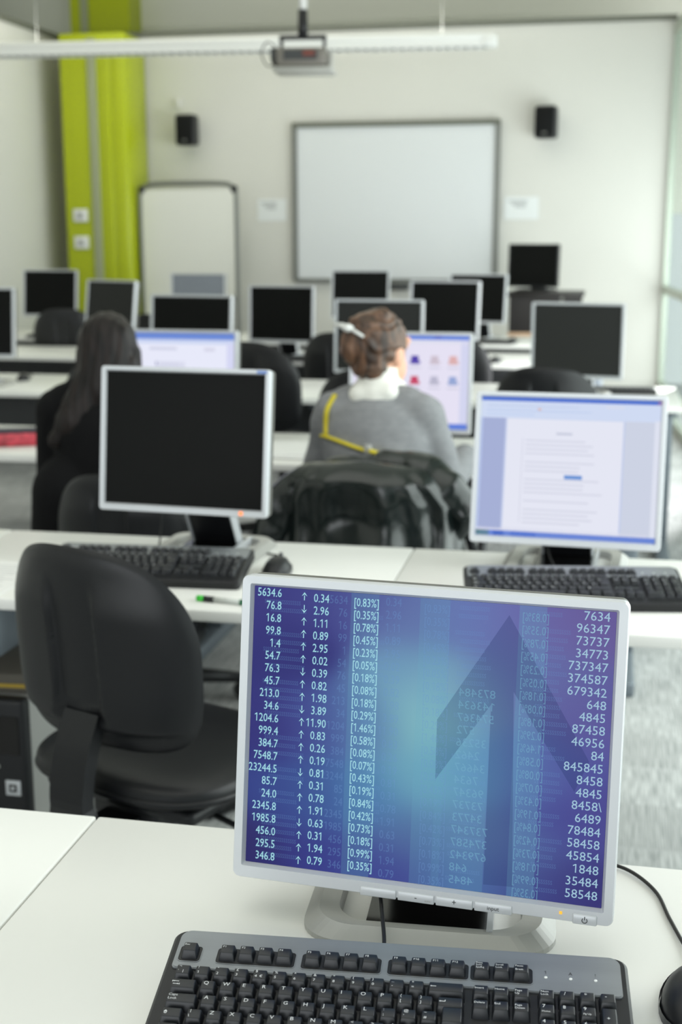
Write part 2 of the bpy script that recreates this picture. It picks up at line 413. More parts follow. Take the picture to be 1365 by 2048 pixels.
# flip chart
t = empty('flip_chart', (-3.46, 10.62, 0), R(0), 'tall mobile flip chart board with rounded grey tube frame beside the pillar', 'flip chart')
mb = MB(); fx = .415; pts = [(-fx, 0, .06), (-fx, 0, 1.0), (-fx, 0, 1.72), (-fx+.03, 0, 1.81), (-fx+.11, 0, 1.845), (0, 0, 1.85), (fx-.11, 0, 1.845), (fx-.03, 0, 1.81), (fx, 0, 1.72), (fx, 0, 1.0), (fx, 0, .06)]
mb.tube(cat_rom(pts, 5), .02, M_ALU, 10); mb.build('frame', t)
mb = MB(); mb.box((0, 0, 1.24), (.795, .025, 1.12), mat('flip_pad', (226, 226, 220), .6)); mb.build('writing_panel', t)
for s in (-1, 1):
    mb = MB(); mb.box((s*.40, 0, 1.80), (.05, .05, .06), M_BLACKP, bev=.012); mb.build('corner_clamp', t)
    mb = MB(); mb.box((s*fx, -.02, .05), (.05, .55, .04), M_ALU, bev=.01); ft = mb.build('foot', t)
    for d in (-.24, .2):
        mb = MB(); mb.cyl((s*fx-.012, d, .02), (s*fx+.012, d, .02), .02, M_BLACKP); mb.build('castor', ft)
# pendant luminaire
t = empty('pendant_light', (-2.75, 9.3, 2.735), R(4.5), 'long white louvred pendant light hung across the room', 'light')
mb = MB(); mb.box((0, 0, .02), (3.84, .20, .05), M_WHITEP, bev=.012); mb.box((1.88, 0, .0), (.10, .21, .075), M_WHITEP, bev=.015); mb.build('housing', t)
mb = MB()
for k in range(60): mb.box((-1.9+k*.0635, 0, -.022), (.012, .16, .04), M_LOUVRE)
for s in (-1, 1): mb.box((-.03, s*.09, -.02), (3.76, .012, .045), M_WHITEP)
mb.build('louvre', t)
up = area('upper_wall_fill', (0, 0, .06), (0, 0, 2), 3.6, .16, 44, (1, .98, .94)); up.parent = t  # fill added above the pendant to brighten the upper wall
for x in (-1.35, 1.55):
    mb = MB(); mb.cyl((x, 0, .04), (x, 0, .845), .0015, M_ALU, n=6); mb.build('hanging_wire', t)
# projector with ceiling mount
t = empty('ceiling_projector', (-1.86, 8.0, 2.47), R(6), 'grey projector hanging from black ceiling mount', 'projector')
mb = MB(); mb.box((0, 0, .0), (.30, .26, .11), mat('projector_grey', (120, 116, 110), .5), bev=.02); mb.box((0, -.132, .012), (.2, .006, .055), M_DARK); mb.box((.05, -.136, .02), (.07, .006, .03), mat('socket_red', (120, 62, 52), .5)); mb.build('body', t)
mb = MB(); mb.box((.01, 0, -.068), (.36, .28, .03), M_SILVERG, bev=.012); mb.build('tray', t)
mb = MB(); mb.box((-.155, -.05, .02), (.06, .1, .075), M_DARK, bev=.01); mb.cyl((-.15, 0, 0), (-.15, .18, 0), .045, M_BLACKP); mb.build('lens', t)
mb = MB(); mb.box((.175, -.04, -.02), (.02, .07, .1), M_SILVERG, bev=.006); mb.build('side_bracket', t)
mb = MB(); mb.box((0, 0, .125), (.28, .05, .022), M_BLACKP)
for s in (-1, 1): mb.box((s*.13, 0, .085), (.016, .05, .1), M_BLACKP)
mb.build('mount_frame', t)
mb = MB(); mb.cyl((0, 0, .12), (0, 0, .28), .03, M_BLACKP); mb.cyl((0, 0, .28), (0, 0, 1.105), .024, M_WHITEP); mb.build('mount_pole', t)
mb = MB(); mb.tube(cat_rom([(-.14, -.1, .05), (-.2, -.1, .09), (-.24, -.08, .03), (-.21, -.06, -.04), (-.15, -.06, -.03)], 6), .004, M_CABLE, 6); mb.build('cable', t)
# lectern
t = empty('lectern', (-.46, 9.95, 0), 0, 'dark lectern with overhanging top and beech base at the front', 'lectern')
mb = MB(); mb.box((0, 0, 1.0), (.56, .5, .03), M_DARKWOOD, bev=.005); mb.box((.2, -.26, .96), (.14, .02, .05), M_DARKWOOD); mb.build('top', t)
mb = MB(); mb.box((-.075, 0, .855), (.37, .44, .26), M_DARKWOOD); mb.build('upper_cabinet', t)
mb = MB(); mb.box((-.075, 0, .365), (.38, .45, .72), M_BEECH, bev=.004); mb.build('base_cabinet', t)

# ------------------------------------------------------------------ desks
def desk(x0, x1, y0, y1, label, legs=(1, 1), fr=.0):
    cx, cy, w, d = (x0+x1)/2, (y0+y1)/2, x1-x0-.003, y1-y0
    t = empty('computer_desk', (cx, cy, 0), 0, label, 'desk', 'white computer desks in rows')
    mb = MB(); mb.box((0, 0, .7175), (w, d, .025), M_DESK, bev=.003); mb.build('desk_top', t)
    mb = MB(); mb.box((0, d*.28, .655), (w-.16, .12, .07), M_DARK, bev=.004); mb.build('cable_tray', t)
    if y0 > 5:
        mb = MB(); mb.box((0, d*.40, .50), (w-.14, .018, .36), M_DARK, bev=.003); mb.build('modesty_panel', t)
    for s, on in ((-1, legs[0]), (1, legs[1])):
        if not on: continue
        mb = MB(); mb.box((s*(w/2-.05), d*.18, .37), (.06, .16, .65), M_LEG, bev=.006); mb.box((s*(w/2-.05), 0, .69), (.06, d*.8, .03), M_LEG, bev=.004)
        mb.box((s*(w/2-.05), 0, .025), (.06, d*.9, .05), M_LEG, bev=.008); mb.build('leg', t)
    return t
desk(-.622, 1.0, .80, 1.465, 'nearest white desk carrying the blue numbers monitor')
desk(-2.25, -.622, .80, 1.465, 'nearest white desk left of the seam, bare top')
desk(-2.6, -1.456, 2.385, 2.975, 'second row white desk with loose sheet, above the computer tower')
desk(-1.456, -.43, 2.385, 2.975, 'second row white desk carrying the black screen and green pen')
desk(-.43, .62, 2.385, 2.975, 'second row white desk carrying the monitor with document page')
desk(-2.75, -1.42, 4.02, 4.66, 'third row white desk with red wallet, by the dark haired person')
desk(-1.42, .15, 4.02, 4.66, 'third row white desk where the person in grey sits')
desk(-4.0, -2.5, 5.66, 6.40, 'fourth row white desk by the side wall')
desk(-2.5, -1.24, 5.66, 6.40, 'fourth row white desk behind the dark haired person')
desk(-1.2, .33, 5.66, 6.40, 'fourth row white desk by the glass wall')
desk(-4.4, -2.9, 7.32, 8.0, 'fifth row white desk by the side wall')
desk(-2.9, -1.45, 7.32, 8.0, 'fifth row white desk in the middle of its row')
desk(-1.45, .0, 7.32, 8.0, 'fifth row white desk on the window side')
desk(-4.5, -3.0, 8.6, 9.3, 'last row white desk by the side wall, before the pillar')
desk(-3.0, -1.5, 8.6, 9.3, 'last row white desk in front of the flip chart')
desk(-1.5, .0, 8.6, 9.3, 'last row white desk in front of the lectern')
DZ = .73

# ------------------------------------------------------------------ monitors
WM, HM = .412, .334
BL, BT, BB = .0128, .0118, .0165    # bezel widths
def plane_mtx(w, h): return None
def make_screen(parent, w, h, y, mode, detail):
    """the display: local x across, z up, facing -y"""
    if mode in ('off', 'matte', 'pale'):
        mb = MB(); mb.box((0, y+.001, 0), (w, .002, h), {'off': M_SCREEN, 'matte': M_SCREENM, 'pale': M_GREYSCR}[mode]); return mb.build('screen', parent)
    mb = MB(); fm = Matrix.Translation((0, y, 0)) @ Matrix.Rotation(R(90), 4, 'X')   # local XY of fm -> screen plane, +z towards viewer
    detail(mb, fm, w, h)
    return mb.build('screen', parent)
def rect(mb, fm, w, h, u0, v0, u1, v1, m, z=.0003):
    """u rightwards, v downwards, 0..1"""
    x0, x1, y0, y1 = (u0-.5)*w, (u1-.5)*w, (.5-v1)*h, (.5-v0)*h
    mb.add([(x0, y0, z), (x1, y0, z), (x1, y1, z), (x0, y1, z)], [[0, 1, 2, 3]], m, fm)
def make_monitor(x, y, zc, yaw, tilt, mode, label, detail=None, cat='monitor', sc=1.0, led=None, group='flat monitors on the computer desks', base_z=DZ, near=False, black=False, basedy=.0, base_rz=0):
    t = empty('computer_monitor', (x, y, base_z), R(yaw), label, cat, group)
    w, h = WM*sc, HM*sc
    P = Matrix.Translation((0, 0, zc-base_z)) @ Matrix.Rotation(R(-tilt), 4, 'X')   # panel frame: x right, z up, front -y
    fm = P @ Matrix.Rotation(R(90), 4, 'X')
    body = M_BLACKP if black else M_SILVER
    mb = MB()
    ow, oh = w-(2*BL)*sc, h-(BT+BB)*sc; oc = (BB-BT)/2*sc
    n = 6
    out_f = rrect(w, h, .007*sc, n); out_b = rrect(w, h, .007*sc, n)
    inn = rrect(ow+.006, oh+.006, .002, n, 0, oc); inn2 = rrect(ow, oh, .001, n, 0, oc)
    rings = [(rrect(w-.002, h-.002, .007*sc, n), .006), (rrect(w, h, .008*sc, n), .004), (rrect(w, h, .008*sc, n), -.012)]
    N = len(out_f)
    loops = [(inn2, -.0005), (inn, .0058)]+rings
    vs = []; fs = []
    for L, z in loops: vs += [(p[0], p[1], z) for p in L]
    for a in range(len(loops)-1):
        for i in range(N): fs.append([a*N+i, a*N+(i+1) % N, (a+1)*N+(i+1) % N, (a+1)*N+i])
    mb.add(vs, fs, body, fm); bz = mb.build('bezel', t)
    # casing behind
    mb = MB(); loops = [(rrect(w-.002, h-.001, .008*sc, n), -.012), (rrect(w-.004, h-.002, .009*sc, n), -.038), (rrect(w*.86, h*.84, .02*sc, n), -.05), (rrect(w*.6, h*.55, .02*sc, n), -.065)]
    vs = []; fs = []
    for L, z in loops: vs += [(p[0], p[1], z) for p in L]
    for a in range(len(loops)-1):
        for i in range(N): fs.append([a*N+i, a*N+(i+1) % N, (a+1)*N+(i+1) % N, (a+1)*N+i])
    fs += [list(range(N)), [(len(loops)-1)*N+i for i in range(N)]]
    mb.add(vs, fs, M_BLACKP if black else M_OLIVE, fm); mb.build('casing', t)
    s = make_screen(t, ow, oh, 0, mode, detail); s.matrix_local = P @ Matrix.Translation((0, 0, oc))
    if near:
        for k, s_ in enumerate(('', '-', '+', 'input')):
            mb = MB(); bx = -.061+.0412*k+.0206
            mb.box((bx, -h/2+.0035, .0055), (.0396, .010, .004), M_SILVER, fm, bev=.0012)
            put_text(mb, s_, bx, -h/2+.0015, .0062 if len(s_) > 1 else .009, M_DARK, fm, 'c', z=.0079)
            if k == 1: put_text(mb, 'auto', bx+.013, -h/2+.0008, .0036, M_SILVERG, fm, 'c', z=.0079)
            mb.build('button', t)
        mb = MB(); bx = w/2-.0285; mb.box((bx, -h/2+.0045, .0055), (.025, .011, .004), M_SILVER, fm, bev=.0016)
        pts = [(bx+.0026*math.cos(R(a)), -h/2+.004+.0026*math.sin(R(a)), .0079) for a in range(130, 411, 14)]
        mb.tube(pts, .0004, M_DARK, 5, fm); mb.box((bx, -h/2+.0063, .0079), (.0008, .0034, .0004), M_DARK, fm); mb.build('power_button', t)
    if led:
        mb = MB(); mb.box((w/2-(.053 if near else .058), -h/2+.0085*sc, .0064), (.003 if near else .009, .003 if near else .009, .0012), emit('led_amber', (255, 190, 70), 1.2) if led == 'amber' else emit('led_orange', (255, 150, 90), 1.6), fm, bev=.0004)
        tag(mb.build('power_led', t), 'small amber power light')
    # stand: flat looped foot, black insert, neck
    foot = empty  # (name kept short below)
    bw, bd = .272, .265; by = .078+basedy
    zt = .0
    mb = MB()
    out = rrect(bw, bd, .045, 8, 0, by); inr = rrect(bw-.076, bd-.058, .034, 8, 0, by)
    top_o = rrect(bw-.03, bd-.022, .042, 8, 0, by+.002); top_i = rrect(bw-.072, bd-.054, .036, 8, 0, by)
    N2 = len(out); loops = [(inr, 0), (top_i, .016), (top_o, .018), (out, .006), (out, 0)]
    vs = []; fs = []
    for L, z in loops: vs += [(p[0], p[1], z) for p in L]
    for a in range(len(loops)-1):
        for i in range(N2): fs.append([a*N2+i, a*N2+(i+1) % N2, (a+1)*N2+(i+1) % N2, (a+1)*N2+i])
    BR = Matrix.Translation((0, by, 0)) @ Matrix.Rotation(R(base_rz), 4, 'Z') @ Matrix.Translation((0, -by, 0))
    mb.add(vs, fs, M_BLACKP if black else M_SILVERG, BR, False); mb.build('base_loop', t)
    mb = MB(); mb.prism([(-.066, by-.112), (.062, by-.112), (.062, by+.11), (-.066, by+.11)], .001, .016, M_GLOSS, BR)
    for s_ in (1,): mb.prism([(s_*.0645-.002, by-.112), (s_*.071-.002, by-.112), (s_*.071-.002, by+.11), (s_*.0645-.002, by+.11)], .001, .0185, M_BLACKP if black else M_SILVER, BR)
    mb.build('base_insert', t)
    mb = MB(); nk0 = Vector((0, by+.06, .012)); nk1 = P @ Vector((0, .055, -.01))
    d = nk1-nk0; q = Matrix.Translation(nk0+d/2) @ Vector((0, 0, 1)).rotation_difference(d).to_matrix().to_4x4()
    mb.box((0, 0, 0), (.105, .028, d.length+.02), M_BLACKP, q, bev=.006); mb.build('neck', t)
    for s_ in (-1, 1):
        mb = MB(); mb.box((s_*.0555, -.002, 0), (.006, .034, d.length+.02), M_BLACKP if black else M_SILVER, q, bev=.004); mb.build('neck_edge', t)
    return t

# --- what the lit displays show
ANCH = [(520,1200,45,42,120),(540,1450,38,36,115),(510,1715,30,25,95),(640,1200,52,55,130),(640,1450,60,75,145),(640,1600,58,95,155),(620,1720,45,50,130),
 (735,1190,75,85,150),(735,1450,85,125,170),(735,1600,70,120,170),(720,1740,55,65,140),(830,1240,90,110,165),(830,1350,100,145,180),(850,1450,125,185,190),(840,1570,105,165,185),
 (820,1680,75,105,155),(820,1770,58,65,140),(880,1400,130,185,195),(950,1240,95,115,175),(960,1400,95,125,170),(950,1550,90,145,185),(940,1680,85,120,165),(930,1780,70,105,160),
 (1050,1240,98,98,165),(1060,1350,92,105,165),(1050,1550,85,120,175),(1050,1700,80,105,160),(1050,1780,60,75,140),(1150,1250,98,90,155),(1150,1400,90,90,155),(1120,1550,72,75,150),
 (1120,1650,60,62,140),(1120,1780,52,50,120),(1225,1240,95,80,145),(1220,1450,85,80,150),(1210,1650,70,65,140),(1195,1810,45,40,110),(570,1300,34,34,112),(590,1600,40,55,130)]
# position of the display on the reference layout grid: four corners of the display area -> (u, v)
QUAD = ((513, 1175), (1236, 1231), (1203, 1823), (493, 1728))
def homog(q):
    (x0, y0), (x1, y1), (x2, y2), (x3, y3) = q
    dx1, dx2, sx = x1-x2, x3-x2, x0-x1+x2-x3; dy1, dy2, sy = y1-y2, y3-y2, y0-y1+y2-y3
    den = dx1*dy2-dx2*dy1; g = (sx*dy2-dx2*sy)/den; h = (dx1*sy-sx*dy1)/den
    return Matrix(((x1-x0+g*x1, x3-x0+h*x3, x0), (y1-y0+g*y1, y3-y0+h*y3, y0), (g, h, 1)))
HI = homog(QUAD).inverted()
def uv(x, y):
    v = HI @ Vector((x, y, 1)); return v.x/v.z, v.y/v.z
COL1 = '5634.6 76.8 16.8 99.8 1.4 54.7 76.3 45.7 213.0 34.6 1204.6 999.4 384.7 7548.7 23244.5 85.7 24.0 2345.8 1985.8 456.0 295.5 346.8'.split()
COL2 = '0.34 2.96 1.11 0.89 2.95 0.02 0.39 0.82 1.98 3.89 11.90 0.83 0.26 0.19 0.81 0.31 0.78 1.91 0.63 0.31 1.94 0.79'.split()
DIRS = 'uduuuuduuduuuuduuuduuu'
COL3 = '0.83 0.35 0.78 0.45 0.23 0.05 0.18 0.08 0.18 0.29 1.46 0.58 0.08 0.07 0.43 0.19 0.84 0.42 0.73 0.18 0.99 0.35'.split()
COLR = '7634 96347 73737 34773 737347 374587 679342 648 4845 87458 46956 84 845845 8458 4845 8458\\ 6489 78484 58458 45854 1848 35484 58548'.split()
COLM = '873484 143634 574367 572 35236 2462 34667 7634 96347 73737 34773 737347 374587 679342 648 4845'.split()
def numbers_display(mb, fm, w, h):
    pts = [(*uv(a[0], a[1]), a[2:]) for a in ANCH]
    n = 60; k = mb.slot(attr_emit('numbers_display')); lay = mb.bm.verts.layers.float_color.new('display')
    grid = []
    for j in range(n+1):
        for i in range(n+1):
            u, v = i/n, j/n; ws = 0; c = [0, 0, 0]
            for pu, pv, pc in pts:
                d2 = (u-pu)**2+(v-pv)**2; wt = math.exp(-d2/.012)+1e-5/(d2+.01); ws += wt
                for q in range(3): c[q] += wt*pc[q]
            c = lin([x/ws for x in c])
            vt = mb.bm.verts.new(fm @ Vector(((u-.5)*w, (.5-v)*h, 0))); vt[lay] = (*c, 1); grid.append(vt)
    for j in range(n):
        for i in range(n):
            f = mb.bm.faces.new([grid[j*(n+1)+i], grid[(j+1)*(n+1)+i], grid[(j+1)*(n+1)+i+1], grid[j*(n+1)+i+1]]); f.material_index = k
    X = lambda u: (u-.5)*w
    Y = lambda v: (.5-v)*h
    E1 = emit('digits_bright', (168, 222, 232), 1.0, .94); E1b = emit('digits_glow', (120, 190, 215), 1.0, .16)
    E2 = emit('digits_pale', (165, 202, 222), 1.0, .9); E3 = emit('digits_faint', (118, 172, 200), 1.0, .5); E4 = emit('digits_dim', (112, 152, 205), 1.0, .3)
    EB = emit('band_light', (110, 170, 195), 1.0, .16); EB2 = emit('band_mid', (110, 165, 195), 1.0, .26); ED = emit('arrow_dark', (52, 66, 112), 1.0, .36)
    # light vertical bands
    for x0, x1, y0, y1, m in ((707, 763, 1188, 1745, EB), (845, 905, 1200, 1775, EB), (1043, 1098, 1216, 1800, EB2), (880, 985, 1390, 1785, EB)):
        a, b = uv(x0, y0), uv(x1, y0); rect(mb, fm, w, h, a[0], 0.0 if y0 < 1300 else uv(x0, y0)[1], b[0], 1.0, m, .0002)
    # large dark arrow behind the figures
    pa = [(1022, 1236), (1180, 1530), (1150, 1590), (1030, 1390), (1026, 1780), (968, 1775), (985, 1415), (873, 1565), (877, 1445)]
    mb.add([(X(uv(*p)[0]), Y(uv(*p)[1]), .0004) for p in pa], [list(range(9))], ED, fm)
    pa = [(600, 1560), (700, 1560), (715, 1640), (640, 1728), (600, 1728)]
    def mir(s_, u, v, size, m, sx=1.0, z=.0008):
        x0 = X(u)   # right to left, every figure turned round
        for c in s_:
            vs, fs, ad = GLY[c]
            if fs: mb.add([(x0-p[0]*size*sx, Y(v)+p[1]*size, z) for p in vs], fs, m, fm)
            x0 -= ad*size*sx
    def lerp(a, b, t): return (a[0]+(b[0]-a[0])*t, a[1]+(b[1]-a[1])*t)
    sz = .0128
    for i in range(22):
        t_ = i/21
        # the centres of the first and last rows on the layout grid
        c1 = uv(*lerp((568, 1190), (552, 1719), t_)); c2 = uv(*lerp((663, 1202), (647, 1729), t_)); c3 = uv(*lerp((763, 1212), (747, 1741), t_)); ca = uv(*lerp((613, 1197), (599, 1726), t_))
        dn = .36*sz
        for m, z, g in ((E1b, .0007, 1.0), (E1, .0010, 1.0)):
            o_ = .0004 if m is E1b else 0
            for ox in ((-o_, o_) if o_ else (0,)):
                put_text(mb, COL1[i], X(c1[0])+ox, Y(c1[1])-dn+ox, sz, m, fm, 'r', .80, z)
                put_text(mb, COL2[i], X(c2[0])+ox, Y(c2[1])-dn+ox, sz, m, fm, 'r', .80, z)
                put_text(mb, '['+COL3[i]+'%]', X(c3[0])+ox, Y(c3[1])-dn+ox, sz, m, fm, 'r', .72, z)
        ax, ay = X(ca[0]), Y(ca[1]); s_ = 1 if DIRS[i] == 'u' else -1
        mb.add([(ax-.0005, ay-s_*.0043, .001), (ax+.0005, ay-s_*.0043, .001), (ax+.0005, ay+s_*.001, .001), (ax-.0005, ay+s_*.001, .001)], [[0, 1, 2, 3]], E1, fm)
        mb.add([(ax-.0032, ay+s_*.0002, .001), (ax, ay+s_*.0022, .001), (ax+.0032, ay+s_*.0002, .001), (ax, ay+s_*.0046, .001)], [[0, 1, 2, 3]], E1, fm)
        # dimmer repeats further in
        g1 = uv(*lerp((700, 1205), (684, 1736), t_)); put_text(mb, COL1[i].split('.')[0], X(g1[0]), Y(g1[1])-dn, sz, E4, fm, 'r', .8, .0006)
        g2 = uv(*lerp((808, 1210), (790, 1755), t_)); put_text(mb, COL2[i], X(g2[0]), Y(g2[1])-dn, sz, E4, fm, 'r', .8, .0006)
        g3 = uv(*lerp((905, 1225), (890, 1770), t_)); put_text(mb, '['+COL3[i]+'%]', X(g3[0]), Y(g3[1])-dn, sz, E4, fm, 'r', .72, .0006)
        g4 = uv(*lerp((1046, 1240), (1022, 1790), t_)); mir('['+COL3[i]+'%]', g4[0]+.075, g4[1]+.012, sz, E3, .72, .0007)
    for i, s_ in enumerate(COLR):
        c = uv(*lerp((1224, 1241), (1196, 1799), i/22)); put_text(mb, s_, X(c[0]), Y(c[1])-.36*sz, .0133, E2, fm, 'r', 1.02, .001)
    for i, s_ in enumerate(COLM):
        c = uv(*lerp((1009, 1397), (980, 1772), i/15)); c0 = uv(*lerp((920, 1390), (898, 1764), i/15))
        mir(s_, c0[0]+twidth(s_, .0125, 1.05)/w, c0[1]+.012, .0125, E3, 1.05, .0009)
    # rows of small dim currency signs
    for j in range(34):
        v = .03+j*.0285
        for u0, u1 in ((.04, .30), (.33, .42), (.58, .78), (.8, .96)):
            nn = int((u1-u0)/.0145); u0j = u0+random.uniform(-.01, .02)
            if random.random() < .25: continue
            put_text(mb, 'S'*nn, X(u0j), Y(v), .0062, E4, fm, 'l', .85, .0005)
def document_display(mb, fm, w, h):
    rect(mb, fm, w, h, 0, 0, 1, 1, emit('doc_blue', (196, 206, 234)), 0)
    for a in ((0, 0, 1, .028, (84, 118, 208)), (0, .028, 1, .15, (208, 219, 243)), (0, .15, .14, .95, (166, 176, 214)), (.0, .15, .012, .95, (190, 205, 240)),
              (.15, .152, .80, .96, (229, 231, 244)), (.81, .15, .97, .96, (205, 211, 228)), (.97, .14, 1, .96, (222, 226, 240)), (0, .962, 1, 1, (108, 136, 214)), (0, .962, .075, 1, (92, 132, 96)),
              (.0, .94, .96, .962, (214, 216, 234)), (.03, .06, .55, .066, (178, 194, 226)), (.03, .09, .62, .1, (188, 204, 236)), (.32, .075, .34, .09, (222, 170, 150)), (.03, .118, .30, .128, (190, 208, 240)), (.7, .05, .8, .06, (224, 222, 232)),
              (.98, .0, 1, .028, (190, 120, 140)), (.10, .962, .16, 1, (60, 96, 190)), (.2, .962, .34, 1, (84, 116, 206))):
        rect(mb, fm, w, h, *a[:4], emit('doc_%d_%d_%d' % a[4], a[4]), .0002)
    L = emit('doc_line', (214, 216, 231)); random.seed(3)
    rect(mb, fm, w, h, .43, .245, .52, .26, emit('doc_title', (196, 200, 218)), .0004)
    for k in range(20):
        v = .30+k*.031
        if k in (4, 8, 13, 15): continue
        rect(mb, fm, w, h, .26, v, .26+random.uniform(.3, .44), v+.012, L, .0004)
    rect(mb, fm, w, h, .485, .545, .585, .575, emit('doc_selection', (110, 150, 214)), .0006)
    rect(mb, fm, w, h, .24, .29, .245, .9, L, .0004)
def icons_display(mb, fm, w, h):
    rect(mb, fm, w, h, 0, 0, 1, 1, emit('icons_back', (230, 226, 244)), 0)
    for a in ((0, 0, 1, .045, (112, 142, 224)), (0, .94, 1, 1, (96, 128, 218)), (0, .045, 1, .09, (224, 224, 240)), (.93, .045, 1, .94, (212, 214, 240)), (.55, .945, .7, .995, (150, 176, 236)), (.7, .0, .76, .03, (100, 110, 200))):
        rect(mb, fm, w, h, *a[:4], emit('ico_%d_%d_%d' % a[4], a[4]), .0002)
    ic = [((.54, .26), (82, 66, 168)), ((.71, .26), (205, 192, 206)), ((.87, .26), (222, 176, 176)), ((.54, .48), (200, 72, 104)), ((.71, .48), (186, 184, 206)), ((.87, .48), (150, 168, 214)), ((.71, .72), (150, 108, 140)), ((.36, .26), (210, 180, 150)), ((.36, .48), (120, 150, 200)), ((.2, .26), (160, 190, 150))]
    for k, ((u, v), c) in enumerate(ic):
        m = emit('icon_%d' % k, c)
        rect(mb, fm, w, h, u-.035, v-.045, u+.03, v+.045, m, .0004)
        rect(mb, fm, w, h, u-.045, v+.01, u+.045, v+.04, emit('icon_shade_%d' % k, tuple(int(x*.9+20) for x in c)), .0005)
        rect(mb, fm, w, h, u-.05, v+.075, u+.05, v+.09, emit('icon_caption', (206, 204, 222)), .0004)
def page_display(mb, fm, w, h):
    rect(mb, fm, w, h, 0, 0, 1, 1, emit('page_back', (232, 234, 250)), 0)
    for a in ((0, 0, 1, .07, (110, 140, 214)), (0, .07, 1, .12, (204, 214, 242)), (.93, .1, 1, .95, (214, 216, 244)), (0, .95, 1, 1, (110, 140, 214)), (.2, .16, .46, .19, (206, 208, 228)), (.72, .16, .82, .2, (214, 214, 232)),
              (.26, .32, .275, .37, (150, 150, 186)), (.26, .41, .275, .45, (150, 150, 186)), (.28, .32, .54, .46, (218, 220, 238)), (.3, .34, .48, .35, (196, 198, 220)), (.3, .43, .5, .44, (196, 198, 220)), (.1, .55, .6, .7, (220, 222, 240))):
        rect(mb, fm, w, h, *a[:4], emit('pg_%d_%d_%d' % a[4], a[4]), .0002)

make_monitor(-.174, 1.280, .939, -4.15, 8.7, 'lit', 'nearest silver monitor showing blue screen of numbers and arrows', numbers_display, led='amber', near=True, basedy=0, base_rz=7)
r2 = make_monitor(-.905, 2.70, 1.017, -4, 7.5, 'off', 'silver monitor with blank black screen in the second row', sc=.96, led='orange', basedy=.06)
mb = MB(); P2 = Matrix.Translation((0, 0, 1.017-DZ)) @ Matrix.Rotation(R(-7.5), 4, 'X'); mb.box((.180, -.0065, .1547), (.022, .0015, .006), mat('sticker_blue', (110, 140, 205), .5), P2); tag(mb.build('sticker', r2), 'small blue sticker')
make_monitor(-.075, 2.83, .957, -3, 12, 'lit', 'silver monitor showing a white document page', document_display, basedy=-.04)
make_monitor(-.636, 4.26, .974, -1, 6.4, 'lit', 'monitor showing small icons beside the bun-haired head', icons_display)
make_monitor(-1.445, 4.30, .968, -2, 5.7, 'lit', 'monitor with pale lilac page beside the long dark hair', page_display)
make_monitor(-1.878, 5.75, 1.015, -8, 6, 'off', 'black-screened monitor right behind the pale lilac page, below the grey screen')
make_monitor(-1.02, 5.85, .995, -2, 4, 'matte', 'charcoal-screened monitor behind the bun-haired head')
make_monitor(-.132, 5.87, .987, -10, 0, 'matte', 'dark grey screened monitor nearest the glass wall')
make_monitor(-2.985, 5.80, 1.04, 6, 8, 'off', 'black-screened monitor cut by the left edge of the photo')
make_monitor(-2.955, 7.5, 1.012, -24, 8, 'matte', 'black-screened monitor standing in front of the lime pillar', sc=1.0)
make_monitor(-1.89, 7.50, .985, -8, 3, 'off', 'black-screened monitor between flip chart and whiteboard')
make_monitor(-.92, 7.45, 1.02, -9, 6, 'off', 'large black-screened monitor directly above the icons screen, before the whiteboard')
make_monitor(-3.94, 8.85, 1.03, 0, 8, 'off', 'black-screened monitor before the white wall left of the pillar')
make_monitor(-1.70, 9.0, 1.03, -1, 6, 'off', 'far black-screened monitor under the whiteboard lower left corner')
make_monitor(-.88, 8.95, 1.01, -14, 6, 'off', 'far black-screened monitor just left of the lectern')
make_monitor(-2.86, 8.95, 1.005, -3, 2, 'pale', 'monitor with pale grey screen in front of the flip chart')
make_monitor(-.565, 9.95, 1.205, -16, 3, 'off', 'all-black monitor standing on the lectern', base_z=1.015, black=True, group='lectern equipment', sc=.95)

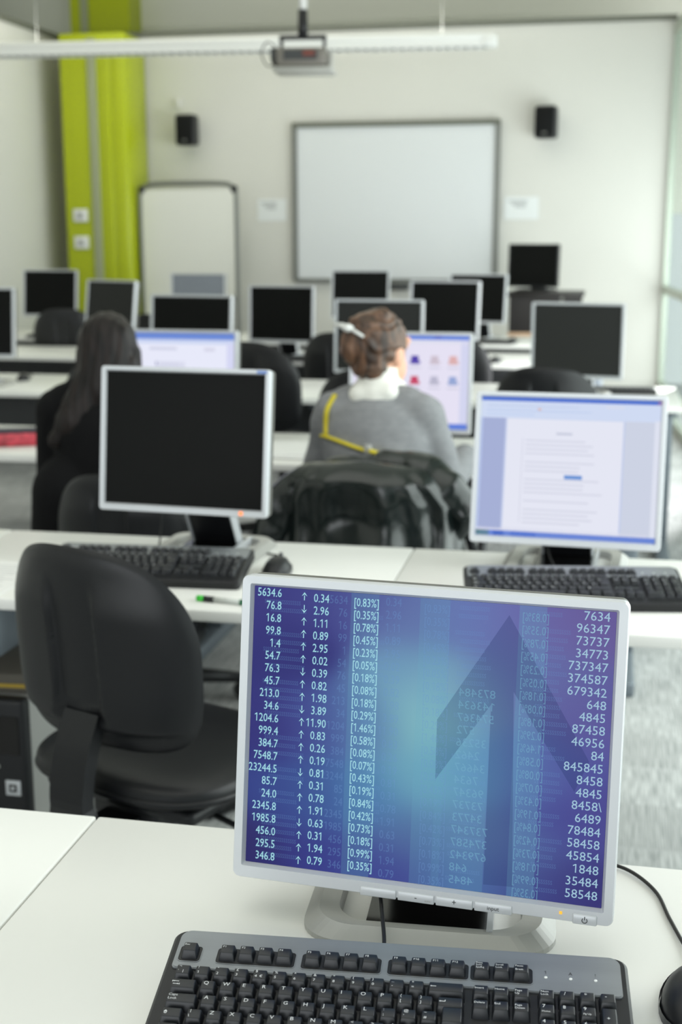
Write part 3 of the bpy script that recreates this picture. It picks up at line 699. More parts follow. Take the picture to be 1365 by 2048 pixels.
# ------------------------------------------------------------------ keyboards
U = .01905; KX0 = -.2143; KB = .0825
KT = Matrix.Translation((0, 0, .0185)) @ Matrix.Rotation(R(10.5), 4, 'X')
ROWY = dict(f=KB-.026, n=KB-.057, q=KB-.076, a=KB-.095, z=KB-.114, s=KB-.133)
KTOP = .0165
def key(parent, row, x0, w, legs, hu=1, yoff=0, name='key', mb=None, z0=None):
    own = mb is None
    if own: mb = MB()
    cx = KX0+(x0+w/2)*U; cy = ROWY[row]+yoff; ww, hh = w*U-.0012, hu*U-.0012
    z0 = KTOP-.003 if z0 is None else z0; hgt = .0115
    T = KT @ Matrix.Translation((cx, cy, z0))
    b = bmesh.new(); bmesh.ops.create_cube(b, size=1)
    for v in b.verts:
        if v.co.z > 0: v.co = Vector((math.copysign(ww/2-.0026, v.co.x), (hh/2-.0014) if v.co.y > 0 else (-hh/2+.0054), hgt))
        else: v.co = Vector((math.copysign(ww/2, v.co.x), math.copysign(hh/2, v.co.y), 0))
    bmesh.ops.bevel(b, geom=b.edges[:], offset=.0009, segments=2, profile=.5, affect='EDGES')
    mb.merge(b, M_KEY, T, True)
    for (s_, dx, dy, sz) in legs:
        if s_ in ('<-', '->', 'ent', 'shift', 'tab', 'up'):
            x, y = -ww/2+.0035+dx, hh/2-.007+dy
            def seg(xa, ya, xb, yb, th=.00035):
                if abs(xb-xa) > abs(yb-ya): q = [(xa, ya-th), (xb, yb-th), (xb, yb+th), (xa, ya+th)]
                else: q = [(xa-th, ya), (xa+th, ya), (xb+th, yb), (xb-th, yb)]
                mb.add([(p[0], p[1], hgt+.0002) for p in q], [[0, 1, 2, 3]], M_LEGEND, T)
            def head(xa, ya, d): mb.add([(xa, ya, hgt+.0002), (xa-d*.0016, ya+.001, hgt+.0002), (xa-d*.0016, ya-.001, hgt+.0002)], [[0, 1, 2]], M_LEGEND, T)
            if s_ == '<-': seg(x, y, x+.0055, y); head(x-.0004, y, -1)
            if s_ == 'ent': seg(x, y, x+.0055, y); head(x-.0004, y, -1); seg(x+.0055, y, x+.0055, y+.0018)
            if s_ == 'tab': seg(x, y+.001, x+.0055, y+.001); head(x-.0004, y+.001, -1); seg(x, y-.0025, x+.0055, y-.0025); head(x+.006, y-.0025, 1); seg(x-.0008, y, x-.0008, y+.002); seg(x+.0064, y-.0035, x+.0064, y-.0015)
            if s_ in ('shift', 'up'):
                x += .002; seg(x-.0009, y-.002, x-.0009, y); seg(x+.0009, y-.002, x+.0009, y); seg(x-.0009, y-.002, x+.0009, y-.002)
                mb.add([(x-.002, y, hgt+.0002), (x+.002, y, hgt+.0002), (x, y+.0022, hgt+.0002)], [[0, 1, 2]], M_LEGEND, T)
            continue
        put_text(mb, s_, -ww/2+.0038+dx, hh/2-.0062+dy, sz, M_LEGEND, T, 'l', 1.05, hgt+.0002)
    if own: return mb.build(name, parent)
MATS.pop('legend_white', None); M_LEGEND = mat('legend_white', (226, 228, 230), .6)
def make_keyboard(loc, rz, label):
    t = empty('keyboard', loc, rz, label, 'keyboard', 'black keyboards with silver top strip')
    mb = MB(); o = rrect(.455, .177, .013, 6, 0, .006); o2 = rrect(.449, .171, .011, 6, 0, .006); n = len(o)
    loops = [(o, -.004), (o, .0125), (o2, .0155)]; vs = []; fs = []
    for L, z in loops: vs += [(p[0], p[1], z) for p in L]
    for a in range(2): fs += [[a*n+i, a*n+(i+1) % n, (a+1)*n+(i+1) % n, (a+1)*n+i] for i in range(n)]
    fs += [list(range(n))[::-1], [2*n+i for i in range(n)]]
    mb.add(vs, fs, M_BLACKP, KT); mb.build('body', t)
    sw = .440; sy0, sy1 = KB-.0455, KB+.0085
    pts = []
    for (cx, cy, a0, r) in ((sw/2-.011, sy1-.011, 0, .011), (-sw/2+.011, sy1-.011, 90, .011), (-sw/2+.004, sy0+.004, 180, .004), (sw/2-.004, sy0+.004, 270, .004)):
        for k in range(7): pts.append((cx+r*math.cos(R(a0+15*k)), cy+r*math.sin(R(a0+15*k))))
    mb = MB(); mb.prism(pts, .012, .0172, M_STRIP, KT)
    b = [(p[0]*.996, (p[1]-(sy0+sy1)/2)*.965+(sy0+sy1)/2) for p in pts]; mb.prism(b, .0172, .0178, M_STRIP, KT); mb.build('silver_strip', t)
    for x0, x1 in ((0, 1), (2, 6), (6.5, 10.5), (11, 15), (15.25, 18.25)):
        mb = MB(); cx = KX0+(x0+x1)/2*U; w = (x1-x0)*U+.003
        mb.ring(rrect(w+.0016, .0226, .0042, 5, cx, ROWY['f']), rrect(w, .021, .0035, 5, cx, ROWY['f']), .0172, .0183, M_STRIP, KT)
        mb.prism(rrect(w, .021, .0035, 5, cx, ROWY['f']), .017, .01795, M_BLACKP, KT); mb.build('key_well', t)
    for i, (s_, x) in enumerate((('1', 19.2), ('A', 20.45), ('!', 21.7))):
        mb = MB(); cx = KX0+x*U-.004; T = KT @ Matrix.Translation((cx, ROWY['f']+.0005, .0178))
        mb.lathe([(.0018, 0), (.0015, .0005), (.0003, .0008)], mat('led_window', (236, 238, 238), .3), 12, T)
        put_text(mb, s_, 0, .005, .0055, M_DARK, T, 'c', 1, .0003); mb.build('indicator_light', t)
    s1, s2 = .0046, .0037
    fl = lambda s_: [(s_, 0, .0005, s2)]
    zf = .0145
    key(t, 'f', 0, 1, [('Esc', -.0006, .0005, s2)], z0=zf)
    for i in range(12): key(t, 'f', (2, 3, 4, 5, 6.5, 7.5, 8.5, 9.5, 11, 12, 13, 14)[i], 1, fl('F%d' % (i+1)), z0=zf)
    key(t, 'f', 15.25, 1, [('Print', -.0008, .0018, .0032), ('Scrn', -.0008, -.001, .0032), ('SysRq', -.0008, -.0042, .0032)], z0=zf)
    key(t, 'f', 16.25, 1, [('Scroll', -.0008, .0008, .0032), ('Lock', -.0008, -.0026, .0032)], z0=zf)
    key(t, 'f', 17.25, 1, [('Pause', -.0008, .0012, .0032), ('Break', -.0008, -.0036, .0032)], z0=zf)
    num = ['1!', '2"', '3£', '4$', '5%', '6^', '7&', '8*', '9(', '0)', '-_', '=+']
    key(t, 'n', 0, 1, [('¬', .0005, .0012, s1), ('`', 0, -.005, s1), ('|', .005, -.005, s1)])
    for i, c in enumerate(num): key(t, 'n', 1+i, 1, [(c[1], .0005, .0012, s1), (c[0], .0005, -.0052, s1)]+([('€', .0052, -.0052, s1)] if c[0] == '4' else []))
    key(t, 'n', 13, 2, [('<-', .0, .0, 0)])
    key(t, 'q', 0, 1.5, [('tab', 0, .001, 0)])
    for i, c in enumerate('QWERTYUIOP'): key(t, 'q', 1.5+i, 1, [(c, .0008, -.0006, .0062)])
    for i, c in enumerate(('[{', ']}')): key(t, 'q', 11.5+i, 1, [(c[1], .0005, .0012, s1), (c[0], .0005, -.0052, s1)])
    mb = MB(); key(t, 'q', 13.5, 1.5, [('ent', .0, 0, 0)], mb=mb); key(t, 'a', 13.75, 1.25, [], 1.35, .003, mb=mb); mb.build('key', t)
    key(t, 'a', 0, 1.75, [('Caps', -.0006, .0012, .0042), ('Lock', -.0006, -.0034, .0042)])
    for i, c in enumerate('ASDFGHJKL'): key(t, 'a', 1.75+i, 1, [(c, .0008, -.0006, .0062)])
    for i, c in enumerate((';:', "'@", '#~')): key(t, 'a', 10.75+i, 1, [(c[1], .0005, .0012, s1), (c[0], .0005, -.0052, s1)])
    key(t, 'z', 0, 1.25, [('shift', 0, 0, 0)]); key(t, 'z', 1.25, 1, [('|', .001, .001, s1), ('\\', 0, -.0052, s1)])
    for i, c in enumerate('ZXCVBNM'): key(t, 'z', 2.25+i, 1, [(c, .0008, -.0006, .0062)])
    for i, c in enumerate((',<', '.>', '/?')): key(t, 'z', 9.25+i, 1, [(c[1], .0005, .0012, s1), (c[0], .0005, -.0052, s1)])
    key(t, 'z', 12.25, 2.75, [('shift', 0, 0, 0)])
    for i, (a, b_) in enumerate((('Insert', ''), ('Home', ''), ('Page', 'Up'))): key(t, 'n', 15.25+i, 1, [(a, -.0012, 0, .0036)]+([(b_, -.0012, -.0036, .0036)] if b_ else []))
    for i, (a, b_) in enumerate((('Delete', ''), ('End', ''), ('Page', 'Down'))): key(t, 'q', 15.25+i, 1, [(a, -.0012, 0, .0036)]+([(b_, -.0012, -.0036, .0036)] if b_ else []))
    key(t, 'n', 18.5, 1, [('Num', -.0008, .001, .0036), ('Lock', -.0008, -.0026, .0036)])
    for i, c in enumerate('/*-'): key(t, 'n', 19.5+i, 1, [(c, .002, -.001, .006)])
    for r_, ks in (('q', (('7', 'Home'), ('8', ''), ('9', 'Pg Up'))), ('a', (('4', ''), ('5', ''), ('6', '')))):
        for i, (a, b_) in enumerate(ks): key(t, r_, 18.5+i, 1, [(a, .0004, .0004, .0058)]+([(b_, .0, -.0052, .003)] if b_ else []))
    key(t, 'q', 21.5, 1, [('+', .002, -.010, .006)], 2, -U/2)
    mb = MB()
    for x, w in ((0, 1.25), (1.25, 1.25), (2.5, 1.25), (3.75, 6.25), (10, 1.25), (11.25, 1.25), (12.5, 1.25), (13.75, 1.25)): key(t, 's', x, w, [], mb=mb)
    for r_, x in (('z', 16.25), ('s', 15.25), ('s', 16.25), ('s', 17.25), ('z', 18.5), ('z', 19.5), ('z', 20.5)): key(t, r_, x, 1, [], mb=mb)
    key(t, 's', 18.5, 2, [], mb=mb); key(t, 's', 20.5, 1, [], mb=mb); key(t, 'z', 21.5, 1, [], 2, -U/2, mb=mb)
    tag(mb.build('front_row_keys', t), kind='stuff')
    mb = MB(); T = KT @ Matrix.Translation((KX0+16.75*U, ROWY['a']-.001, .0157))
    G = mat('notice_print', (176, 184, 190), .6)
    mb.box((0, -.0005, .0001), (.056, .0115, .0005), M_BLACKP, T)
    put_text(mb, 'IMPORTANT NOTICE', .003, .001, .0038, G, T, 'c', 1.1, .0006)
    mb.add([(-.0235, .0008, .0006), (-.0195, .0008, .0006), (-.0215, .0042, .0006)], [[0, 1, 2]], G, T); mb.build('notice_plate', t)
    return t
kb = make_keyboard((-.1735, 1.0665, DZ), R(4.3), 'nearest black keyboard in front of the blue numbers monitor')
kb.scale = (.98, .98, .98)
mb = MB(); mb.tube(cat_rom([(-.034, .27, .15), (-.034, .25, .10), (-.031, .22, .052), (-.024, .18, .032), (-.017, .13, .030), (-.014, .085, .036)], 6), .0022, M_CABLE, 8); mb.build('cable', kb)
k2 = dup(kb, (-.965, 2.605, DZ), R(3), 'keyboard with black keys beside the large chair back, second row')
k3 = dup(kb, (-.045, 2.595, DZ), R(9), 'keyboard in front of the monitor with document page')
mini = None
def far_keyboard(x, y, rz, label):
    global mini
    if mini is None:
        t = empty('keyboard', (x, y, DZ), R(rz), label, 'keyboard', 'small far keyboards')
        mb = MB(); mb.box((0, 0, .010), (.457, .165, .018), M_BLACKP, bev=.004); mb.build('body', t)
        mb = MB(); mb.box((0, .055, .0195), (.44, .045, .003), M_STRIP); mb.build('silver_strip', t)
        mb = MB()
        for r_ in range(5):
            for k in range(20): mb.box((-.2+k*.021, .02-r_*.0192, .022), (.0165, .0155, .008), M_KEY, taper=(.8, .8))
        tag(mb.build('keys', t), kind='stuff'); mini = t
    else: dup(mini, (x, y, DZ), R(rz), label)
far_keyboard(-.62, 4.13, 0, 'keyboard by the hand of the person in grey')
far_keyboard(-1.45, 4.13, 0, 'keyboard in front of the dark haired person')
far_keyboard(-.0, 5.88-.09, 0, 'keyboard under the monitor nearest the glass wall') if False else None
far_keyboard(.0, 6.14, 2, 'keyboard on the fourth row desk end by the glass wall')
far_keyboard(-3.05, 5.98, 3, 'keyboard on the fourth row desk by the side wall') if False else None
far_keyboard(-1.86, 7.38, 0, 'keyboard on the fifth row desk before the middle black screen')
far_keyboard(-.83, 8.72, -6, 'keyboard on the last row desk before the lectern')
far_keyboard(-2.7, 7.4, -6, 'keyboard on the fifth row desk before the pillar')
far_keyboard(-3.8, 8.68, 0, 'keyboard on the last row desk by the side wall')

# ------------------------------------------------------------------ mice
M_MOUSE = mat('mouse_grey', (52, 54, 58), .35)
def make_mouse(x, y, rz, label, cable):
    t = empty('computer_mouse', (x, y, DZ), R(rz), label, 'mouse', 'black computer mice')
    mb = MB()
    def sh(u, v):
        a = 2*math.pi*u; r = math.sin(math.pi/2*min(1, v*1.0)); z = .036*math.cos(math.pi/2*v)
        z = z if v < .999 else 0
        yy = .059*r*math.sin(a); xx = .031*r*math.cos(a)*(1-.12*math.sin(a))
        return (xx, yy, z*(1-.25*max(0, math.sin(a))*r)+.001)
    mb.grid(sh, 28, 12, M_BLACKP, None, True); mb.build('shell', t)
    mb = MB(); mb.grid(lambda u, v: Vector(sh(u, .985))*1.0+Vector((0, 0, -.001+.009*(1-v)))+Vector((.001*math.cos(2*math.pi*u), .001*math.sin(2*math.pi*u), 0)), 28, 3, M_MOUSE, None, True); mb.build('side_band', t)
    mb = MB(); mb.cyl((-.003, .036, .027), (.003, .036, .027), .009, M_DARK); mb.build('scroll_wheel', t)
    inv = (Matrix.Translation((x, y, DZ)) @ Matrix.Rotation(R(rz), 4, 'Z')).inverted()
    mb = MB(); mb.tube(cat_rom([inv @ Vector(p) for p in cable], 8), .0022, M_CABLE, 8); mb.build('cable', t)
    return t
make_mouse(.108, 1.182, -8, 'black mouse on the nearest desk beside the keyboard', [(.115, 1.240, .745), (.106, 1.28, .735), (.092, 1.34, .733), (.078, 1.40, .733), (.045, 1.445, .734), (.0, 1.455, .734), (-.06, 1.44, .734)])
make_mouse(-.695, 2.70, 2, 'black mouse beside the keyboard of the second row blank screen', [(-.697, 2.755, .745), (-.70, 2.80, .735), (-.74, 2.84, .733), (-.82, 2.87, .733)])
mmouse = make_mouse(-.40, 4.12, 0, 'mouse under the hand of the person in grey', [(-.40, 4.17, .745), (-.40, 4.3, .733), (-.45, 4.4, .733)])
mm = dup(mmouse, (-2.89, 6.12, DZ), R(10), 'small mouse on the fourth row desk by the side wall')
mm = dup(mmouse, (-.62, 8.75, DZ), R(-10), 'tiny mouse on the last row desk before the lectern')
mm = dup(mmouse, (-.62, 7.42, DZ), R(-10), 'tiny mouse on the fifth row desk near the window side')

# ------------------------------------------------------------------ chairs
def back_fn(side, hw, hh, th, panels):
    def fn(u, v):
        a = 2*math.pi*u; rho = v
        c, s = math.cos(a), math.sin(a)
        ex = .72 if s > 0 else .36
        x = hw*math.copysign(abs(c)**ex, c); z = hh*math.copysign(abs(s)**(.78 if s > 0 else .42), s)
        if s < 0: x *= 1-.03*abs(s)
        else: x *= 1-.10*s
        x *= rho; z *= rho
        y = .055*(x/hw)**2 + .018*math.sin(z/hh*1.6+.4) - .02*(z/hh)
        t = th*(1-rho**5)**.6
        if side < 0:
            t2 = t
            if panels:
                sm = lambda e0, e1, q: (lambda k: k*k*(3-2*k))(max(0, min(1, (q-e0)/(e1-e0))))
                p = sm(.046, .056, abs(x))*sm(-hh*.80, -hh*.70, z)*(1-sm(hh*.35, hh*.8, z))
                t2 = t*.85+.013*p*(1-rho**10)
            return (x, y-t2, z)
        return (x, y+t*1.1, z)
    return fn
def make_chair(loc, rz, label, backz=.752, mback=M_VINYL, arms=False, tilt=6, sdz=0):
    SD = Matrix.Translation((0, 0, sdz))
    t = empty('office_chair', loc, R(rz), label, 'chair', 'black swivel office chairs')
    hw, hh = .216, .19
    B = Matrix.Translation((0, -.215, backz)) @ Matrix.Rotation(R(tilt), 4, 'X')
    mb = MB(); mb.grid(back_fn(-1, hw, hh, .030, True), 96, 40, mback, B, True); mb.build('back_shell', t)
    mb = MB(); mb.grid(back_fn(1, hw*.985, hh*.985, .034, False), 64, 16, M_FABRIC, B, True); mb.build('backrest', t)
    mb = MB()
    def seat(u, v):
        a = 2*math.pi*u; c, s = math.cos(a), math.sin(a); rho = math.sin(math.pi*v); k = math.cos(math.pi*v)
        x = .235*math.copysign(abs(c)**.62, c)*rho**.55; y = .225*math.copysign(abs(s)**.62, s)*rho**.55
        z = .485+.038*math.copysign(abs(k)**.7, k)-(.02*max(0, y/.225)**3)
        return (x, y+.02, z)
    mb.grid(seat, 64, 24, mback, SD, True); mb.build('seat', t)
    mb = MB()
    mb.tube([Vector((.232*math.copysign(abs(math.cos(a))**.62, math.cos(a)), .222*math.copysign(abs(math.sin(a))**.62, math.sin(a))+.02, .478)) for a in [2*math.pi*k/48 for k in range(49)]], .007, mback, 6, SD); mb.build('seat_piping', t)
    mb = MB(); mb.box((0, .02, .44), (.36, .34, .03), M_BLACKP, SD, bev=.012); mb.box((0, 0, .41), (.16, .26, .05), M_BLACKP, SD, bev=.012); mb.build('seat_mechanism', t)
    mb = MB(); path = cat_rom([(0, -.215, backz-.12), (0, -.247, backz-.19), (0, -.262, .47), (0, -.225, .405), (0, -.12, .395), (0, 0, .405)], 6)
    vs = []; n = len(path)
    for i, p in enumerate(path):
        d = (path[min(i+1, n-1)]-path[max(i-1, 0)]).normalized(); nn = Vector((1, 0, 0)).cross(d).normalized(); w = .040 if i < n*.4 else .05-.012*(i/n)
        for sx, sy in ((-1, -1), (1, -1), (1, 1), (-1, 1)): vs.append(p+Vector((sx*w, 0, 0))+nn*sy*.014)
    fs = [[i*4+k, i*4+(k+1) % 4, (i+1)*4+(k+1) % 4, (i+1)*4+k] for i in range(n-1) for k in range(4)]+[[0, 1, 2, 3], [4*n-4, 4*n-3, 4*n-2, 4*n-1]]
    mb.add(vs, fs, M_BLACKP); mb.build('back_bar', t)
    mb = MB(); mb.cyl((0, 0, .2), (0, 0, .40), .024, M_BLACKP); mb.cyl((0, 0, .09), (0, 0, .25), .032, M_BLACKP); mb.build('gas_lift', t)
    for k in range(5):
        a = R(90+72*k+20); dx, dy = math.cos(a), math.sin(a)
        mb = MB(); mb.tube([(0, 0, .105), (dx*.15, dy*.15, .095), (dx*.29, dy*.29, .07)], [.03, .025, .017], M_BLACKP, 8); lg = mb.build('base_leg', t)
        mb = MB()
        for s_ in (-1, 1): mb.cyl((dx*.29-dy*.018*s_, dy*.29+dx*.018*s_, .026), (dx*.29-dy*.004*s_, dy*.29+dx*.004*s_, .026), .026, M_BLACKP)
        mb.cyl((dx*.29, dy*.29, .03), (dx*.29, dy*.29, .075), .008, M_BLACKP); tag(mb.build('castor', lg))
    mb = MB(); mb.tube([(.05, -.03, .41), (.2, -.05, .40), (.27, -.07, .395)], .006, M_BLACKP, 8); mb.cyl((.27, -.07, .395), (.30, -.08, .392), .011, M_BLACKP); mb.build('lever', t)
    if arms:
        for s_ in (-1, 1):
            mb = MB(); mb.tube(cat_rom([(s_*.16, -.02, .43), (s_*.27, -.03, .46), (s_*.285, -.06, .56), (s_*.27, -.10, .655), (s_*.265, .02, .675), (s_*.265, .1, .67), (s_*.275, .12, .60), (s_*.27, .03, .47)], 6), .014, M_BLACKP, 10); mb.build('armrest', t)
    return t
ch = make_chair((-.805, 2.25, 0), -21, 'large black office chair back in front of the second row, nearest chair')
GC = 'black swivel office chairs'
make_chair((-.615, 3.60, 0), -4, 'office chair with armrests under the dark green jacket', .655, arms=True, tilt=3, sdz=-.07)
make_chair((-1.35, 3.66, 0), -6, 'office chair the dark haired person sits on', .60, tilt=3, sdz=-.07)
dup(ch, (-1.36, 5.42, .08), R(-24), 'tall black chair back between the pale lilac page and the bun-haired head')
dup(ch, (-.885, 5.04, .02), R(4), 'black chair back just left of the bun-haired head')
dup(ch, (-.215, 5.42, 0), R(-6), 'black chair before the monitor nearest the glass wall')
dup(ch, (-.72, 6.95, 0), R(-22), 'black chair right behind the edge of the icons screen')
dup(ch, (-2.10, 5.42, 0), R(10), 'black chair mostly hidden by the long dark hair')
dup(ch, (-3.56, 8.30, .03), R(12), 'black chair in the last row, before the white wall left of the pillar')
dup(ch, (-1.39, 7.02, .0), R(-3), 'black chair partly hidden behind the charcoal screen, fifth row')
dup(ch, (-2.94, 8.32, .0), R(6), 'sliver of a black chair at the foot of the lime pillar')

# ------------------------------------------------------------------ small things on and under the desks
mb = MB(); mb.box((-1.32, 2.52, DZ+.0012), (.21, .297, .002), M_PAPER, None)
for k in range(14): mb.box((-1.32, 2.63-.018*k, DZ+.0024), (.16-.03*(k % 3), .004, .0004), mat('faint_print', (205, 206, 206), .8))
tag(mb.build('paper_sheet'), 'loose printed sheet on the second row desk left of the big chair', 'paper')
t = empty('marker_pen', (-.735, 2.437, DZ), R(-8), 'green marker pen on the desk beside the big chair back', 'pen')
MG = mat('pen_green', (60, 200, 60), .4); MG2 = mat('pen_dark_green', (30, 120, 80), .4)
PX = Matrix.Translation((0, 0, .006)) @ Matrix.Rotation(R(90), 4, 'Y')
mb = MB(); mb.cyl((0, 0, -.03), (0, 0, .035), .0055, mat('pen_barrel', (200, 204, 200), .4), mtx=PX); mb.cyl((0, 0, .03), (0, 0, .065), .0058, MG2, mtx=PX); mb.build('barrel', t)
mb = MB(); mb.cyl((0, 0, -.052), (0, 0, -.028), .0062, M_BLACKP, mtx=PX); mb.build('cap', t)
mb = MB(); mb.cyl((0, 0, -.066), (0, 0, -.05), .0062, MG, mtx=PX); mb.build('end_plug', t)
random.seed(5)
for i, (dx, dy, rz, lab) in enumerate(((0, 0, 4, 'bottom sheet of the papers beside the person in grey'), (.02, -.02, -7, 'middle sheet of the papers beside the person in grey'), (-.03, .03, 12, 'top sheet of the papers beside the person in grey'))):
    mb = MB(); mb.box((0, 0, .0012), (.28, .30, .0022), M_PAPER); o = mb.build('paper_sheet'); o.location = (-1.02+dx, 4.27+dy, DZ+.0026*i); o.rotation_euler = (0, 0, R(rz)); tag(o, lab, 'paper', 'papers on the third row desk')
t = empty('wallet', (-2.06, 4.22, DZ), R(25), 'red and black patterned wallet on the third row desk', 'wallet')
mb = MB(); mb.box((0, 0, .022), (.22, .12, .044), mat('wallet_red', (196, 70, 84), .5, var=.5, vscale=(30, 30, 30)), bev=.014, seg=3); mb.build('body', t)
mb = MB(); mb.box((.02, .01, .047), (.16, .085, .012), mat('wallet_dark', (44, 40, 60), .5), bev=.005); mb.build('flap', t)
mb = MB(); mb.box((-1.93, 4.46, DZ+.012), (.11, .06, .024), mat('tissue_blue', (198, 208, 232), .7), bev=.006); tag(mb.build('tissue_packet'), 'small pale blue packet beside the red wallet', 'packet')
# computer tower
t = empty('computer_tower', (-1.335, 2.77, 0), 0, 'black computer tower with silver side under the second row desk', 'computer')
mb = MB(); mb.box((0, .01, .225), (.172, .40, .43), M_SILVERG, bev=.006)
mb.build('case', t)
mb = MB(); mb.box((0, -.205, .225), (.178, .04, .44), M_BLACKP, bev=.012, seg=3); mb.box((0, -.2265, .36), (.15, .004, .09), M_GLOSS); mb.build('front_panel', t)
mb = MB(); mb.box((.055, -.2265, .235), (.036, .004, .036), M_SILVER, bev=.001); mb.box((.055, -.229, .235), (.018, .002, .018), M_BLACKP); mb.cyl((.055, -.231, .235), (.055, -.229, .235), .005, M_SILVER); mb.build('badge', t)
mb = MB(); mb.cyl((.02, -.2265, .285), (.02, -.229, .285), .006, M_SILVERG); mb.build('power_button', t)  # grey disc stands in for a tiny round shine on the panel
t = empty('box_file', (-1.345, 2.72, .441), R(4), 'brown grey box file with yellow edge lying on the tower', 'file')
mb = MB(); mb.box((0, 0, .024), (.16, .26, .046), mat('file_board', (96, 92, 84), .8), bev=.003); mb.build('box', t)
mb = MB(); mb.box((0, -.1315, .02), (.158, .003, .008), mat('file_yellow', (190, 160, 60), .7)); mb.build('edge_label', t)
# floor lead
t = empty('power_lead', (-.935, 3.0, 0), R(-35), 'ribbed black power lead on floor with green and white sticker', 'cable')
mb = MB(); mb.box((0, 0, .028), (.075, .13, .05), M_BLACKP, bev=.015, seg=3); mb.build('plug', t)
mb = MB(); mb.box((0, -.01, .0535), (.04, .06, .002), mat('sticker_white', (226, 232, 226), .5)); mb.box((-.008, -.02, .055), (.022, .02, .001), mat('sticker_green', (60, 150, 70), .5)); mb.build('sticker', t)
mb = MB(); pth = cat_rom([(0, .06, .03), (-.02, .12, .03), (-.10, .2, .04), (-.2, .26, .08), (-.28, .3, .2)], 10)
mb.tube(pth, [.011 if i % 2 else .008 for i in range(len(pth))], M_BLACKP, 8); mb.build('ribbed_hose', t)
t = empty('power_lead', (-1.02, 2.82, 0), R(0), 'second ribbed black lead on floor under the big chair', 'cable')
mb = MB(); pth = cat_rom([(.1, -.1, .012), (.02, .0, .012), (-.05, .08, .02), (-.1, .14, .08)], 14); mb.tube(pth, [.012 if i % 2 else .009 for i in range(len(pth))], M_BLACKP, 8); mb.build('ribbed_hose', t)
mb = MB(); mb.cyl((.1, -.1, .012), (.13, -.13, .012), .012, M_DARK); mb.build('plug', t)

# ------------------------------------------------------------------ people
def hand(side, wrist, dirv, curl=.35):
    """palm, four unequal bent fingers and a thumb leaving the side of the palm; palm faces down"""
    w = Vector(wrist); f = Vector(dirv).normalized(); r = f.cross(Vector((0, 0, 1))).normalized(); P = []
    pc = w+f*.045
    P.append(('cap', w, w+f*.03, .024, .026, (1, 1, .75)))
    for k, (o, L) in enumerate(((-.03, .062), (-.01, .075), (.01, .078), (.03, .070))):
        o2 = o*side*-1
        b = w+f*.078+r*o2*.8; P.append(('cap', w+f*.02+r*o2*.5, b, .014, .0115))
        m = b+f*L*.45+r*o2*.1+Vector((0, 0, -.004)); e = m+f*L*.42*math.cos(curl)+Vector((0, 0, -L*.5*math.sin(curl)))
        P.append(('cap', b, m, .0098, .009)); P.append(('cap', m, e, .0088, .0072))
    tb = w+f*.028-r*side*.024; tm = tb+f*.03-r*side*.026+Vector((0, 0, -.008)); te = tm+f*.026-r*side*.004+Vector((0, 0, -.008))
    P += [('cap', w+f*.015-r*side*.01, tb, .016, .014), ('cap', tb, tm, .0125, .0105), ('cap', tm, te, .0105, .008)]
    return P
def person(name, root, rz, label, head_yaw, arms, chest_z, head_c, hunch=.0, headscale=1.0):
    t = empty(name, root, R(rz), label, 'person')
    t.scale = (1, 1, 1)
    hc = Vector(head_c); HY = Matrix.Rotation(R(head_yaw), 4, 'Z')
    def hp(x, y, z): return hc+(HY @ Vector((x, y, z)))*headscale
    hr = HY.to_3x3(); cz = chest_z
    P = [('ell', (0, -.01, .565), (.175, .125, .10)), ('cap', (0, -.01, .60), (0, 0, .80), .128, .128, (1, .76, 1)), ('ell', (0, .015, cz-.10), (.142, .095, .14)),
         ('cap', (-.12, .02, cz-.02), (.12, .02, cz-.02), .042, .042), ('cap', (0, .02, cz-.03), hc+Vector((0, -.01, -.06)), .056, .05),
         ('ell', hp(0, -.008, .012), (.076*headscale, .095*headscale, .100*headscale), hr), ('ell', hp(0, .045, -.055), (.056*headscale, .052*headscale, .06*headscale), hr), ('ell', hp(0, .078, -.085), (.026, .022, .022), hr),
         ('cap', hp(0, .088, .012), hp(0, .106, -.028), .010, .015), ('ell', hp(0, .092, -.058), (.024, .010, .010), hr),
         ('ell', hp(-.032, .078, .008), (.017, .014, .010), hr), ('ell', hp(.032, .078, .008), (.017, .014, .010), hr), ('cap', hp(-.045, .078, .026), hp(.045, .078, .026), .012, .012),
         ('ell', hp(.076, -.005, -.012), (.011, .022, .034), hr), ('ell', hp(-.076, -.005, -.012), (.011, .022, .034), hr)]
    for s_ in (-1, 1):
        sh, el, wr, dv = arms[s_]
        P += [('cap', sh, el, .042, .036), ('cap', el, wr, .036, .027)]+hand(s_, wr, dv)
        P += [('cap', (s_*.09, 0, .545), (s_*.12, .40, .525), .088, .062), ('cap', (s_*.12, .40, .525), (s_*.12, .38, .10), .058, .038), ('cap', (s_*.12, .36, .055), (s_*.125, .52, .035), .042, .032)]
    mesh_obj('body', blob(P, .0055, 3), M_SKIN, t)
    # trousers and shoes
    P = [('ell', (0, -.01, .565), (.19, .14, .112))]
    for s_ in (-1, 1): P += [('cap', (s_*.09, 0, .545), (s_*.12, .40, .525), .098, .073), ('cap', (s_*.12, .40, .525), (s_*.12, .38, .14), .069, .056)]
    mesh_obj('trousers', blob(P, .01, 3), M_DENIM, t)
    for s_ in (-1, 1):
        mesh_obj('shoe', blob([('cap', (s_*.12, .345, .052), (s_*.125, .53, .042), .052, .042), ('cap', (s_*.12, .36, .06), (s_*.12, .37, .12), .05, .047)], .008, 3), M_BLACKP, t)
    return t, hp, hr
